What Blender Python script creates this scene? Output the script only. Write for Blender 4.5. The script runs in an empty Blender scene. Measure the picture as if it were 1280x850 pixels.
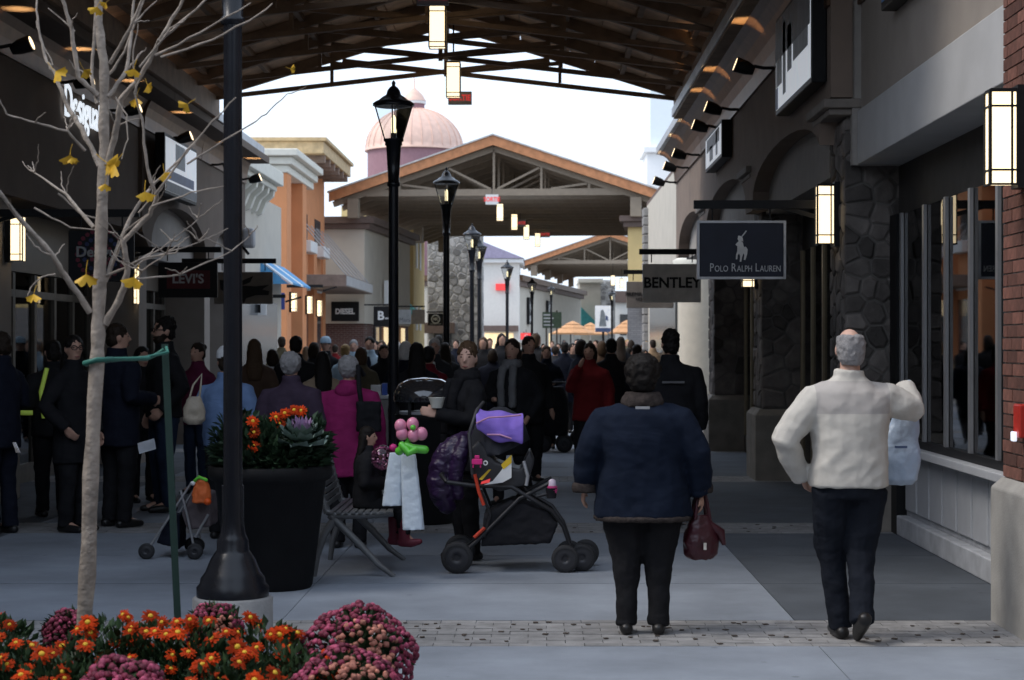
import bpy, math, random
from mathutils import Vector, Matrix
R = math.radians
random.seed(7)
SC = bpy.context.scene
COL = SC.collection
# ---------------------------------------------------------------- camera, sky, sun, exposure
F, CX, CY, CH = 2300.0, 673.0, 430.0, 1.65      # focal length in photo pixels, vanishing point, eye height
cam_d = bpy.data.cameras.new('camera'); cam = bpy.data.objects.new('camera', cam_d); COL.objects.link(cam)
cam.location = (0, 0, CH); cam.rotation_euler = (R(90), 0, 0)
cam_d.sensor_width = 36; cam_d.sensor_fit = 'HORIZONTAL'; cam_d.lens = F/1280*36
cam_d.shift_x = (640-CX)/1280; cam_d.shift_y = (CY-425)/1280
cam_d.clip_start = 0.1; cam_d.clip_end = 3000
cam_d.dof.use_dof = True; cam_d.dof.focus_distance = 12.5; cam_d.dof.aperture_fstop = 5.6
SC.camera = cam
SUN_EL, SUN_AZ = R(52), R(-105)                   # azimuth from +Y towards +X
w = bpy.data.worlds.new('World'); SC.world = w; w.use_nodes = True
nt = w.node_tree; bg = nt.nodes['Background']
sky = nt.nodes.new('ShaderNodeTexSky'); sky.sky_type = 'NISHITA'; sky.sun_disc = False
sky.sun_elevation = SUN_EL; sky.sun_rotation = SUN_AZ; sky.air_density = 1.0; sky.dust_density = 3.0; sky.ozone_density = 1.0
hz = nt.nodes.new('ShaderNodeMixRGB'); hz.inputs[0].default_value = 0.5; hz.inputs[2].default_value = (11.6, 13.4, 16.0, 1)
nt.links.new(sky.outputs[0], hz.inputs[1]); nt.links.new(hz.outputs[0], bg.inputs[0])
bg.inputs[1].default_value = 0.10
sd = bpy.data.lights.new('sun', 'SUN'); sd.energy = 1.0; sd.angle = R(20); sd.color = (1, .95, .88)
so = bpy.data.objects.new('sun', sd); COL.objects.link(so); so.location = (-20, -10, 30)
_d = Vector((math.sin(SUN_AZ)*math.cos(SUN_EL), math.cos(SUN_AZ)*math.cos(SUN_EL), math.sin(SUN_EL)))
so.rotation_euler = _d.to_track_quat('Z', 'Y').to_euler()
SC.view_settings.view_transform = 'Standard'; SC.view_settings.look = 'None'
SC.view_settings.exposure = 0.65; SC.view_settings.gamma = 1.0
SC.render.engine = 'CYCLES'; SC.cycles.use_denoising = True; SC.cycles.max_bounces = 6
SC.cycles.diffuse_bounces = 3; SC.cycles.glossy_bounces = 3; SC.cycles.transparent_max_bounces = 8; SC.cycles.sample_clamp_indirect = 6

# ---------------------------------------------------------------- helpers
def at(px, py, D): return Vector(((px-CX)*D/F, D, CH-(py-CY)*D/F))
def gx(px, D): return (px-CX)*D/F
OFF = {}
def tag(o, label=None, cat=None, group=None, kind=None):
    if label: o['label'] = label
    if cat: o['category'] = cat
    if group: o['group'] = group
    if kind: o['kind'] = kind
    return o
def empty(name, loc=(0, 0, 0), rz=0, label=None, cat=None, group=None, world=False):
    o = bpy.data.objects.new(name, None); COL.objects.link(o); o.empty_display_size = .1
    o.location = loc; o.rotation_euler = (0, 0, rz)
    if world: OFF[o.name] = Vector(loc)
    return tag(o, label, cat, group)
def link(name, me, parent=None, loc=(0, 0, 0), rot=(0, 0, 0), scale=None):
    o = bpy.data.objects.new(name, me); COL.objects.link(o)
    off = OFF.get(parent.name) if parent else None
    o.location = Vector(loc) - off if off and tuple(loc) != (0, 0, 0) else loc
    o.rotation_euler = rot
    if scale: o.scale = scale
    if parent:
        o.parent = parent
    return o
def copy_tree(o, parent=None):
    c = o.copy(); COL.objects.link(c); c.parent = parent
    if o.name in OFF: OFF[c.name] = OFF[o.name]
    for ch in list(o.children):
        if ch.name != c.name: copy_tree(ch, c)
    return c
class MB:
    def __init__(s): s.v = []; s.f = []; s.sm = []; s.mi = []
    def add(s, vs, fs, sm=False, mi=0):
        b = len(s.v); s.v += [tuple(x) for x in vs]
        for f in fs: s.f.append(tuple(b+i for i in f)); s.sm.append(sm); s.mi.append(mi)
        return s
    def box(s, x0, x1, y0, y1, z0, z1, mi=0):
        vs = [(x, y, z) for z in (z0, z1) for y in (y0, y1) for x in (x0, x1)]
        return s.add(vs, [(0, 2, 3, 1), (4, 5, 7, 6), (0, 1, 5, 4), (2, 6, 7, 3), (0, 4, 6, 2), (1, 3, 7, 5)], mi=mi)
    def bar(s, p, q, wd, h=None, mi=0, up=None):
        p, q = Vector(p), Vector(q); h = h or wd; d = (q-p).normalized()
        u = Vector(up) if up else (Vector((0, 0, 1)) if abs(d.z) < .95 else Vector((0, 1, 0)))
        a = d.cross(u).normalized(); b = a.cross(d).normalized()
        vs = []
        for c in (p, q):
            for i, j in ((-1, -1), (1, -1), (1, 1), (-1, 1)): vs.append(c+a*i*wd/2+b*j*h/2)
        return s.add(vs, [(3, 2, 1, 0), (4, 5, 6, 7), (0, 1, 5, 4), (1, 2, 6, 5), (2, 3, 7, 6), (3, 0, 4, 7)], mi=mi)
    def loft(s, rings, sm=True, mi=0, cap=True, closed=True):
        n = len(rings[0]); vs = [p for r in rings for p in r]; fs = []
        for k in range(len(rings)-1):
            for i in range(n if closed else n-1):
                j = (i+1) % n; fs.append((k*n+i, k*n+j, (k+1)*n+j, (k+1)*n+i))
        s.add(vs, fs, sm, mi)
        if cap and closed:
            s.add(rings[0], [tuple(range(n))[::-1]], False, mi); s.add(rings[-1], [tuple(range(n))], False, mi)
        return s
    def tube(s, pts, rad, n=8, sm=True, mi=0, round_ends=False):
        pts = [Vector(p) for p in pts]
        if not hasattr(rad, '__len__'): rad = [rad]*len(pts)
        rad = list(rad)
        if round_ends:
            d0 = (pts[0]-pts[1]).normalized(); d1 = (pts[-1]-pts[-2]).normalized()
            a = [(pts[0]+d0*rad[0]*c, rad[0]*q) for c, q in ((.98, .2), (.75, .66), (.4, .92))]
            b = [(pts[-1]+d1*rad[-1]*c, rad[-1]*q) for c, q in ((.4, .92), (.75, .66), (.98, .2))]
            pts = [x[0] for x in a]+pts+[x[0] for x in b]; rad = [x[1] for x in a]+rad+[x[1] for x in b]
        rings = []; u = None
        for i, p in enumerate(pts):
            d = (pts[min(i+1, len(pts)-1)]-pts[max(i-1, 0)]).normalized()
            if u is None: u = d.cross(Vector((0, 0, 1)) if abs(d.z) < .9 else Vector((1, 0, 0))).normalized()
            else: u = (u-d*u.dot(d)).normalized()
            v_ = d.cross(u)
            rings.append([p+(u*math.cos(t)+v_*math.sin(t))*rad[i] for t in [2*math.pi*k/n for k in range(n)]])
        return s.loft(rings, sm, mi)
    def lathe(s, prof, n=16, o=(0, 0, 0), sm=True, mi=0, ph=0, cap=True):
        o = Vector(o)
        return s.loft([[o+Vector((r*math.cos(ph+2*math.pi*k/n), r*math.sin(ph+2*math.pi*k/n), z)) for k in range(n)] for r, z in prof], sm, mi, cap)
    def ell(s, c, r, nu=10, nv=7, mi=0, m=None):
        c = Vector(c); rings = []
        for k in range(nv+1):
            t = -math.pi/2+math.pi*(k+.0)/nv; cr = max(math.cos(t), .02)
            ring = []
            for i in range(nu):
                p = Vector((r[0]*cr*math.cos(2*math.pi*i/nu), r[1]*cr*math.sin(2*math.pi*i/nu), r[2]*math.sin(t)))
                ring.append(c+((m @ p) if m else p))
            rings.append(ring)
        return s.loft(rings, True, mi)
    def prism(s, poly, ax, a0, a1, mi=0):
        def P(u, v_, a): return {'x': (a, u, v_), 'y': (u, a, v_), 'z': (u, v_, a)}[ax]
        n = len(poly); vs = [P(u, v_, a0) for u, v_ in poly]+[P(u, v_, a1) for u, v_ in poly]
        return s.add(vs, [tuple(range(n)), tuple(range(2*n-1, n-1, -1))]+[(i, n+i, n+(i+1) % n, (i+1) % n) for i in range(n)], mi=mi)
    def mesh(s, name, mats):
        me = bpy.data.meshes.new(name); me.from_pydata(s.v, [], s.f)
        if not isinstance(mats, (list, tuple)): mats = [mats]
        for m in mats: me.materials.append(m)
        me.polygons.foreach_set('use_smooth', s.sm); me.polygons.foreach_set('material_index', s.mi)
        me.update(); return me
    def build(s, name, mats, parent=None, bevel=0, loc=None, rot=(0, 0, 0), label=None, cat=None, group=None, kind=None, fix=False):
        off = OFF.get(parent.name) if parent else None
        if off and loc is None: s.v = [(x-off.x, y-off.y, z-off.z) for x, y, z in s.v]
        me = s.mesh(name, mats)
        if fix:
            import bmesh
            bm = bmesh.new(); bm.from_mesh(me); bmesh.ops.recalc_face_normals(bm, faces=bm.faces); bm.to_mesh(me); bm.free()
        o = bpy.data.objects.new(name, me); COL.objects.link(o); o.parent = parent
        if loc is not None: o.location = loc
        o.rotation_euler = rot
        if off: OFF[o.name] = off
        if bevel:
            b = o.modifiers.new('bevel', 'BEVEL'); b.width = bevel; b.segments = 2; b.limit_method = 'ANGLE'
        return tag(o, label, cat, group, kind)
_M = {}
def M(name, col, rough=.6, metal=0, var=.18, scale=6, bump=.15, bscale=60, emit=0, rnd=None, rvar=.35, spec=.4, bdist=.01, coat=0, pos=False):
    if name in _M: return _M[name]
    m = bpy.data.materials.new(name); m.use_nodes = True; t = m.node_tree; N = t.nodes; L = t.links
    b = N['Principled BSDF']; b.inputs['Roughness'].default_value = rough; b.inputs['Metallic'].default_value = metal
    b.inputs['Specular IOR Level'].default_value = spec; b.inputs['Coat Weight'].default_value = coat
    tc = N.new('ShaderNodeTexCoord') if not pos else N.new('ShaderNodeNewGeometry'); CO = 'Position' if pos else 'Object'
    nz = N.new('ShaderNodeTexNoise'); nz.inputs['Scale'].default_value = scale; nz.inputs['Detail'].default_value = 5
    L.new(tc.outputs[CO], nz.inputs['Vector'])
    r = N.new('ShaderNodeMapRange'); r.inputs[1].default_value = .3; r.inputs[2].default_value = .7
    r.inputs[3].default_value = 1-var; r.inputs[4].default_value = 1+var
    L.new(nz.outputs[0], r.inputs[0]); fac = r.outputs[0]
    if rnd:
        g = N.new('ShaderNodeObjectInfo' if rnd == 'obj' else 'ShaderNodeNewGeometry')
        q = N.new('ShaderNodeMapRange'); q.inputs[3].default_value = 1-rvar; q.inputs[4].default_value = 1+rvar
        L.new(g.outputs['Random' if rnd == 'obj' else 'Random Per Island'], q.inputs[0])
        mu = N.new('ShaderNodeMath'); mu.operation = 'MULTIPLY'; L.new(fac, mu.inputs[0]); L.new(q.outputs[0], mu.inputs[1]); fac = mu.outputs[0]
    if pos:                                       # worn floor: broad stains and old gum spots
        n3 = N.new('ShaderNodeTexNoise'); n3.inputs['Scale'].default_value = .55; n3.inputs['Detail'].default_value = 6; n3.inputs['Roughness'].default_value = .7; L.new(tc.outputs[CO], n3.inputs['Vector'])
        q3 = N.new('ShaderNodeMapRange'); q3.inputs[1].default_value = .35; q3.inputs[2].default_value = .65; q3.inputs[3].default_value = .80; q3.inputs[4].default_value = 1.12; L.new(n3.outputs[0], q3.inputs[0])
        vo = N.new('ShaderNodeTexVoronoi'); vo.inputs['Scale'].default_value = 2.6; L.new(tc.outputs[CO], vo.inputs['Vector'])
        q4 = N.new('ShaderNodeMapRange'); q4.inputs[1].default_value = .035; q4.inputs[2].default_value = .07; q4.inputs[3].default_value = .68; q4.inputs[4].default_value = 1; L.new(vo.outputs['Distance'], q4.inputs[0])
        for sck in (q3.outputs[0], q4.outputs[0]):
            mu = N.new('ShaderNodeMath'); mu.operation = 'MULTIPLY'; L.new(fac, mu.inputs[0]); L.new(sck, mu.inputs[1]); fac = mu.outputs[0]
    mx = N.new('ShaderNodeVectorMath'); mx.operation = 'SCALE'; mx.inputs[0].default_value = col[:3]; L.new(fac, mx.inputs['Scale'])
    L.new(mx.outputs[0], b.inputs['Base Color'])
    m['colour_node'] = mx.name
    if bump:
        n2 = N.new('ShaderNodeTexNoise'); n2.inputs['Scale'].default_value = bscale; n2.inputs['Detail'].default_value = 4
        L.new(tc.outputs[CO], n2.inputs['Vector'])
        bp = N.new('ShaderNodeBump'); bp.inputs['Strength'].default_value = bump; bp.inputs['Distance'].default_value = bdist
        L.new(n2.outputs[0], bp.inputs['Height']); L.new(bp.outputs[0], b.inputs['Normal'])
    if emit:
        b.inputs['Emission Color'].default_value = (*col[:3], 1); b.inputs['Emission Strength'].default_value = emit
    _M[name] = m; return m
def Glass(name, tint=(.8, .85, .85), rough=.02, ior=1.5):
    if name in _M: return _M[name]
    m = bpy.data.materials.new(name); m.use_nodes = True; t = m.node_tree; N = t.nodes; L = t.links
    N.remove(N['Principled BSDF']); out = N['Material Output']
    tr = N.new('ShaderNodeBsdfTransparent'); tr.inputs[0].default_value = (*tint, 1)
    gl = N.new('ShaderNodeBsdfGlossy'); gl.inputs['Roughness'].default_value = rough
    fr = N.new('ShaderNodeFresnel'); fr.inputs[0].default_value = ior
    mx = N.new('ShaderNodeMixShader'); L.new(fr.outputs[0], mx.inputs[0]); L.new(tr.outputs[0], mx.inputs[1]); L.new(gl.outputs[0], mx.inputs[2])
    L.new(mx.outputs[0], out.inputs[0]); _M[name] = m; return m
def BrickMat(name, c1, c2, mortar, w_=.215, h_=.075, ax='xz'):
    if name in _M: return _M[name]
    m = M(name, c1, .85, var=.1, bump=.2); t = m.node_tree; N = t.nodes; L = t.links
    tc = N.new('ShaderNodeTexCoord'); sp = N.new('ShaderNodeSeparateXYZ'); cb = N.new('ShaderNodeCombineXYZ')
    L.new(tc.outputs['Object'], sp.inputs[0]); L.new(sp.outputs[ax[0].upper()], cb.inputs[0]); L.new(sp.outputs['Z'], cb.inputs[1])
    bt = N.new('ShaderNodeTexBrick'); bt.inputs['Color1'].default_value = (*c1, 1); bt.inputs['Color2'].default_value = (*c2, 1)
    bt.inputs['Mortar'].default_value = (*mortar, 1); bt.inputs['Scale'].default_value = 1; bt.inputs['Brick Width'].default_value = w_
    bt.inputs['Row Height'].default_value = h_; bt.inputs['Mortar Size'].default_value = .008
    L.new(cb.outputs[0], bt.inputs['Vector']); L.new(bt.outputs[0], N['Principled BSDF'].inputs['Base Color']); return m
def text(name, body, size, mat, parent, loc, rot=(R(90), 0, 0), ext=.006, sx=1, align='CENTER', bold=0):
    cu = bpy.data.curves.new(name, 'FONT'); cu.body = body; cu.size = size; cu.extrude = ext; cu.align_x = align; cu.align_y = 'CENTER'
    cu.offset = bold; cu.resolution_u = 3
    ob = bpy.data.objects.new(name+'_tmp', cu); me = bpy.data.meshes.new_from_object(ob)
    bpy.data.objects.remove(ob); bpy.data.curves.remove(cu)
    me.materials.clear(); me.materials.append(mat)
    return link(name, me, parent, loc, rot, (sx, 1, 1))
def voronoi(W_, H_, n, seed, gap=.012, relax=2):
    rr = random.Random(seed); pts = [(rr.random()*W_, rr.random()*H_) for _ in range(n)]
    def cells(pts):
        out = []
        for i, (x, y) in enumerate(pts):
            poly = [(0, 0), (W_, 0), (W_, H_), (0, H_)]
            for j, (a, b) in enumerate(pts):
                if i == j or abs(a-x)+abs(b-y) > 8*math.sqrt(W_*H_/n): continue
                mx, my, dx, dy = (a+x)/2, (b+y)/2, a-x, b-y; new = []
                for k in range(len(poly)):
                    p, q = poly[k], poly[(k+1) % len(poly)]
                    sp_ = (p[0]-mx)*dx+(p[1]-my)*dy; sq = (q[0]-mx)*dx+(q[1]-my)*dy
                    if sp_ <= 0: new.append(p)
                    if sp_*sq < 0:
                        t = sp_/(sp_-sq); new.append((p[0]+(q[0]-p[0])*t, p[1]+(q[1]-p[1])*t))
                poly = new
                if len(poly) < 3: break
            out.append(poly)
        return out
    for _ in range(relax):
        cs = cells(pts); pts = [(sum(p[0] for p in c)/len(c), sum(p[1] for p in c)/len(c)) if len(c) > 2 else pts[i] for i, c in enumerate(cs)]
    res = []
    for c in cells(pts):
        if len(c) < 3: continue
        cx_, cy_ = sum(p[0] for p in c)/len(c), sum(p[1] for p in c)/len(c); q = []
        for x, y in c:
            d = math.hypot(x-cx_, y-cy_) or 1; k = max(.3, 1-gap/d); q.append((cx_+(x-cx_)*k, cy_+(y-cy_)*k))
        res.append(((cx_, cy_), q))
    return res
def stones(parent, mat, origin, U, V, Nn, W_, H_, n, seed, proud=.035, gap=.014, one=None):
    """irregular stones on a wall face: U,V in-plane axes, Nn outward; each a piece, or joined when one is a name"""
    o, U, V, Nn = Vector(origin), Vector(U), Vector(V), Vector(Nn); rr = random.Random(seed); big = MB()
    for (cx_, cy_), poly in voronoi(W_, H_, n, seed, gap):
        h = proud*rr.uniform(.55, 1.2); c = o+U*cx_+V*cy_
        b0 = [o+U*x+V*y-Nn*.01 for x, y in poly]
        b1 = [o+U*(cx_+(x-cx_)*.97)+V*(cy_+(y-cy_)*.97)+Nn*h*.6 for x, y in poly]
        b2 = [o+U*(cx_+(x-cx_)*.78)+V*(cy_+(y-cy_)*.78)+Nn*h*rr.uniform(.9, 1.15) for x, y in poly]
        if one: big.loft([b0, b1, b2], False)
        else: MB().loft([b0, b1, b2], False).build('stone', mat, parent, fix=True)
    if one: return big.build(one, mat, parent, kind='stuff', fix=True)

# ---------------------------------------------------------------- materials
concrete = M('concrete_slab', (.235, .262, .305), .8, var=.14, scale=1.3, bump=.25, bscale=120, rnd='obj', rvar=.06, pos=True)
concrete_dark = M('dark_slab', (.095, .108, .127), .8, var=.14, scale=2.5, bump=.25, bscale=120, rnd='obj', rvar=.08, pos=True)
paver = M('pale_paver', (.27, .265, .265), .85, var=.2, scale=9, bump=.4, bscale=70, rnd='isl', rvar=.12, pos=True)
joint = M('paving_joint', (.19, .20, .22), .95, var=.2)
cast = M('cast_concrete', (.36, .345, .32), .85, var=.14, scale=5, bump=.3, bscale=70)
mortar = M('mortar', (.30, .275, .25), .95)
brickm = M('red_brick', (.15, .065, .048), .85, var=.25, scale=20, bump=.4, bscale=80, rnd='obj', rvar=.4)
stucco_grey = M('grey_stucco', (.46, .455, .45), .9, var=.06, scale=3, bump=.5, bscale=220, bdist=.004)
stucco_taupe = M('taupe_stucco', (.31, .27, .235), .9, var=.07, scale=3, bump=.5, bscale=220, bdist=.004)
stucco_tan = M('tan_stucco', (.15, .115, .09), .9, var=.08, scale=3, bump=.5, bscale=220, bdist=.004)
stucco_brown = M('brown_stucco', (.23, .175, .14), .9, var=.08, scale=3, bump=.4, bscale=200, bdist=.004)
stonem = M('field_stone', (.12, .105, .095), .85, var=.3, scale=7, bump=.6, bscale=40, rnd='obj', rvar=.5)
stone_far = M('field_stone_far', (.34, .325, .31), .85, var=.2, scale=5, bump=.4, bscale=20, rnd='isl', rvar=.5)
bronze = M('bronze_frame', (.10, .085, .07), .45, .6, var=.1, bump=0)
alum = M('aluminium_mullion', (.42, .42, .43), .4, .7, var=.06, bump=0)
goldm = M('bronze_mullion', (.33, .27, .18), .45, .6, var=.1, bump=0)
black = M('black_paint', (.012, .012, .013), .5, var=.1, bump=.05, spec=.2)
postm = M('lamp_post_black', (.010, .011, .015), .25, .0, var=.15, scale=10, bump=.06, bscale=150, spec=.35)
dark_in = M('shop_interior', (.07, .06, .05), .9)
zinc = M('zinc_gutter', (.42, .43, .45), .45, .5, var=.12, scale=4, bump=.05)
copper = M('copper_cove', (.13, .075, .045), .45, .6, var=.2, scale=5, bump=.1)
wood_dark = M('canopy_timber', (.26, .175, .115), .7, var=.25, scale=5, bump=.2)
deckm = M('canopy_deck', (.70, .47, .30), .75, var=.25, scale=4, bump=.2)
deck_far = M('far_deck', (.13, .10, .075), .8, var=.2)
steel_grey = M('truss_paint', (.27, .22, .165), .6, var=.08, bump=.05)
orange_wood = M('orange_bargeboard', (.50, .22, .10), .65, var=.2, scale=5, bump=.15)
lampglass = M('lit_lamp_glass', (1, .80, .50), .4, var=.06, bump=0, emit=1.15)
white = M('white_paint', (.75, .75, .74), .6, var=.04, bump=.05)
panelm = M('panel_paint', (.43, .44, .46), .6, var=.05, bump=.05)
glass = Glass('shop_glass', (.74, .77, .77)); clear = Glass('lantern_glass', (.93, .95, .96), ior=1.35)
redsign = M('exit_red', (.75, .06, .06), .5, var=.05, bump=0, emit=.35)
signgrey = M('exit_grey', (.30, .31, .33), .5, var=.05, bump=0)
# ---------------------------------------------------------------- ground and paving
tag(MB().box(-900, 900, -400, 1800, -.5, -.045).build('ground', M('asphalt', (.055, .055, .058), .9, scale=3)), kind='structure')
pav = tag(MB().box(-6.6, 3.4, 1.5, 52, -.2, -.03).build('pavement', joint), kind='structure')
tag(MB().box(-40, 60, 52.01, 260, -.2, 0).build('far_pavement', M('far_concrete', (.36, .35, .335), .85, scale=1.2)), kind='structure')
tag(MB().box(-30, -6.61, 1.5, 52, -.2, -.006).box(3.41, 30, 1.5, 52, -.2, -.006).build('shop_floor', M('shop_floor_concrete', (.12, .115, .11), .8)), kind='structure')
rows = []
for k in range(-2, 8):
    d0 = 10.05+6*k
    for j in range(3):
        a = d0+.95+j*1.683
        if a > 1.5 and a+1.68 < 52: rows.append((a, a+1.677))
xs = [(-4.6+i*3.065, -4.6+(i+1)*3.065) for i in range(2)]
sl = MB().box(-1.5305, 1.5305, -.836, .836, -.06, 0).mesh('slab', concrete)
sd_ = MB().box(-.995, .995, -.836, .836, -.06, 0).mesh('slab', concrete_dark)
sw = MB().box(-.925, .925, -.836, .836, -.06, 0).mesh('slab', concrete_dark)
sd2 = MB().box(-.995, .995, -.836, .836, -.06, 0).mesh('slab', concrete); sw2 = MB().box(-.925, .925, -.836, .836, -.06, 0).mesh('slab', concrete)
rr = random.Random(3)
for a, b in rows:
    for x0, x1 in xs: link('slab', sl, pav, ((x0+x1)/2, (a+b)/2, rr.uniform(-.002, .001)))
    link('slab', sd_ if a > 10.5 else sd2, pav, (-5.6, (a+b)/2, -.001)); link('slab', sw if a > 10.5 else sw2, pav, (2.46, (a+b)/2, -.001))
for k in range(-1, 8):
    d0 = 10.05+6*k
    if d0 < 1.6 or d0 > 51: continue
    pb = MB()
    for i in range(9):
        y = d0+.006+i*.1043; n = 47
        for j in range(n):
            x = -6.4+j*.208+(.104 if i % 2 else 0); z = rr.uniform(-.003, .001)
            if x+.204 > 3.38: continue
            pb.box(x, x+.2035, y, y+.0998, -.05, z)
    pb.build('paver_band', paver, pav, kind='stuff')
dm = MB()
for _ in range(95):
    k = rr.choice([0, 0, 0, 1]); x = rr.uniform(-1.2, 2.7); y = 10.1+6*k+rr.random()*.82; s_ = rr.uniform(.012, .022); a = rr.random()*3
    c_, n_ = math.cos(a)*s_, math.sin(a)*s_
    dm.prism([(x+c_, y+n_), (x-n_, y+c_), (x-c_, y-n_), (x+n_, y-c_)], 'z', .0015, .006)
dm.build('fallen_leaves', M('dry_leaf', (.085, .068, .058), .9), None, label='small dark dry leaf scraps on the pale paver band', cat='leaf litter', kind='stuff')

# ---------------------------------------------------------------- right-hand near shop: brick pier, grey fascia, tall window
rs = empty('shop_building', (3.2, 13, 0), 0, 'grey stucco shopfront with tall mullioned window beside the red brick pier', 'shop', world=True)
bp = MB().box(2.772, 3.7, 8.2, 10.93, .84, 4.6).build('brick_pier', mortar, rs)
bm_ = MB().box(-.0125, .02, -.1025, .1025, -.0325, .0325).mesh('brick', brickm)
for c in range(50):
    z = .90+c*.075
    for j in range(7):
        y = 10.825-j*.215-(.1075 if c % 2 else 0)
        if y < 9.75: continue
        link('brick', bm_, bp, (2.772+rr.uniform(-.003, .003), y, z))
    if c % 2:
        link('brick', bm_, bp, (2.773, 10.877, z), scale=(1, .47, 1))
MB().loft([[(2.70, 8.1, 0), (3.8, 8.1, 0), (3.8, 10.99, 0), (2.70, 10.99, 0)], [(2.70, 8.1, .80), (3.8, 8.1, .80), (3.8, 10.99, .80), (2.70, 10.99, .80)], [(2.755, 8.15, .86), (3.8, 8.15, .86), (3.8, 10.94, .86), (2.755, 10.94, .86)]], False).build('pier_base', cast, rs, .01)
MB().box(2.79, 3.5, 10.94, 16.1, 3.22, 3.69).build('fascia', stucco_grey, rs, .008)
MB().box(2.825, 3.5, 10.94, 16.1, 3.692, 5.0).build('upper_wall', stucco_taupe, rs)
MB().box(3.18, 3.49, 10.94, 16.24, 2.78, 3.218).build('window_head', M('dark_head', (.045, .04, .036), .7), rs)
MB().box(3.10, 3.45, 15.93, 16.24, 0, 2.779).build('door_jamb', black, rs)
mull = MB().box(3.104, 3.130, -.032, .032, .86, 2.775)
mm = MB(); mm.v = [(x-3.16, y, z-1.8) for x, y, z in mull.v]; mm.f, mm.sm, mm.mi = mull.f, mull.sm, mull.mi
mmesh = mm.mesh('mullion', alum); mdark = MB().box(.012, .03, -.026, .026, -.94, .97).mesh('mullion_core', black)
mD = [11.0, 11.67, 12.47, 13.27, 14.07, 14.86, 15.79]
for y in mD:
    o = link('mullion', mmesh, rs, (3.16, y, 1.8)); c = bpy.data.objects.new('mullion_core', mdark); COL.objects.link(c); c.parent = o
for a, b in zip(mD, mD[1:]):
    MB().box(3.134, 3.142, a+.005, b-.005, .865, 2.77).build('pane', glass, rs)
MB().box(3.10, 3.24, 10.95, 15.93, .80, .862).build('window_bottom_rail', black, rs)
MB().box(3.02, 3.25, 10.95, 15.93, .735, .798).build('sill', panelm, rs, .008)
MB().box(3.19, 3.3, 10.95, 15.93, .17, .734).build('panel_backing', M('panel_back', (.34, .35, .37), .7), rs)
for i in range(10):
    a = 11.0+i*.49; MB().box(3.165, 3.2, a+.025, a+.465, .22, .70).build('wainscot_panel', panelm, rs, .012)
MB().box(3.10, 3.3, 10.95, 15.93, 0, .168).build('baseboard', M('base_paint', (.46, .47, .49), .6, bump=.05), rs, .01)
room = MB().box(3.25, 7, 10.5, 16.2, -.004, .0).box(6.9, 7, 10.5, 16.2, 0, 3.2).box(3.5, 7, 16.15, 16.22, 0, 3.2).box(3.8, 7, 10.4, 10.48, 0, 3.2).box(3.5, 7, 10.5, 16.2, 3.1, 3.2)
room.build('interior', M('near_shop_interior', (.34, .30, .26), .9), rs)
MB().box(4.3, 4.7, 13.3, 15.2, 0, 1.1).box(4.35, 4.65, 13.35, 15.1, 1.1, 1.13).build('display_counter', M('counter_wood', (.32, .16, .07), .5), rs, .01)
MB().box(3.7, 12, 6, 16.2, 3.2, 5.0).box(2.5, 12, 6, 16.1, 5.01, 5.12).build('roof', stucco_taupe, rs)
MB().box(3.69, 12, 7.5, 10.45, 0, 3.2).build('side_wall', stucco_taupe, rs)
bs = empty('sign_box', (2.8, 14.4, 3.9), 0, 'small blue sign box high on the taupe wall above the grey fascia', 'sign', world=True)
MB().box(2.70, 2.824, 13.3, 14.5, 4.27, 4.95).build('frame', black, bs, .01)
MB().box(2.692, 2.699, 13.36, 14.44, 4.33, 4.9).build('face', M('sign_blue', (.10, .25, .55), .5, bump=0), bs)
fa = empty('fire_alarm', (2.75, 10.5, 1.2), 0, 'red fire alarm strobe on the brick pier', 'alarm', world=True)
MB().box(2.70, 2.766, 10.33, 10.47, 1.12, 1.31).build('housing', M('alarm_red', (.45, .03, .02), .4, bump=0), fa, .01)
MB().box(2.675, 2.699, 10.37, 10.43, 1.10, 1.155).build('strobe', M('strobe_lens', (.8, .85, 1), .2, bump=0, emit=.5), fa, .006)

# ---------------------------------------------------------------- right-hand stone pier shops
rp = empty('shop_building', (3.2, 25, 0), 0, 'tan stucco shop row with stone piers and shallow arches behind the navy hanging sign', 'shop', world=True)
for i, d in enumerate((16.25, 22.3, 28.4)):
    pr = MB().box(2.72, 3.35, d, d+.8, .85, 3.66).build('stone_pier', M('dark_mortar', (.13, .12, .11), .95), rp)
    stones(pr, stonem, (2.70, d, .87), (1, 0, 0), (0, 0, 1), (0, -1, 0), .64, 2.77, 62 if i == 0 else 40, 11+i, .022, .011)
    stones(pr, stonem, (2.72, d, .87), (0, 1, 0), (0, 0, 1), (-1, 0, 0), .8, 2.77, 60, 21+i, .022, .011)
    x0, x1, y0, y1 = 2.62, 3.4, d-.08, d+.88
    MB().loft([[(x0, y0, 0), (x1, y0, 0), (x1, y1, 0), (x0, y1, 0)], [(x0, y0, .79), (x1, y0, .79), (x1, y1, .79), (x0, y1, .79)], [(x0+.06, y0+.06, .86), (x1, y0+.06, .86), (x1, y1-.06, .86), (x0+.06, y1-.06, .86)]], False).build('pier_base', M('pier_base_concrete', (.24, .215, .185), .85, scale=5, bump=.3), rp, .01)
    MB().box(2.50, 3.3, d-.14, d+.94, 3.72, 3.80).box(2.55, 3.3, d-.09, d+.89, 3.662, 3.718).build('capital', M('capital_paint', (.22, .19, .165), .8), rp, .01)
def arch_pts(a, b, z0, z1, n=14):
    c = (a+b)/2; h = (b-a)/2
    return [(c-h*math.cos(math.pi*k/n), z0+(z1-z0)*math.sin(math.pi*k/n)**.75) for k in range(n+1)]
poly = [(16.105, 4.98), (16.105, 3.81)]
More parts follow.
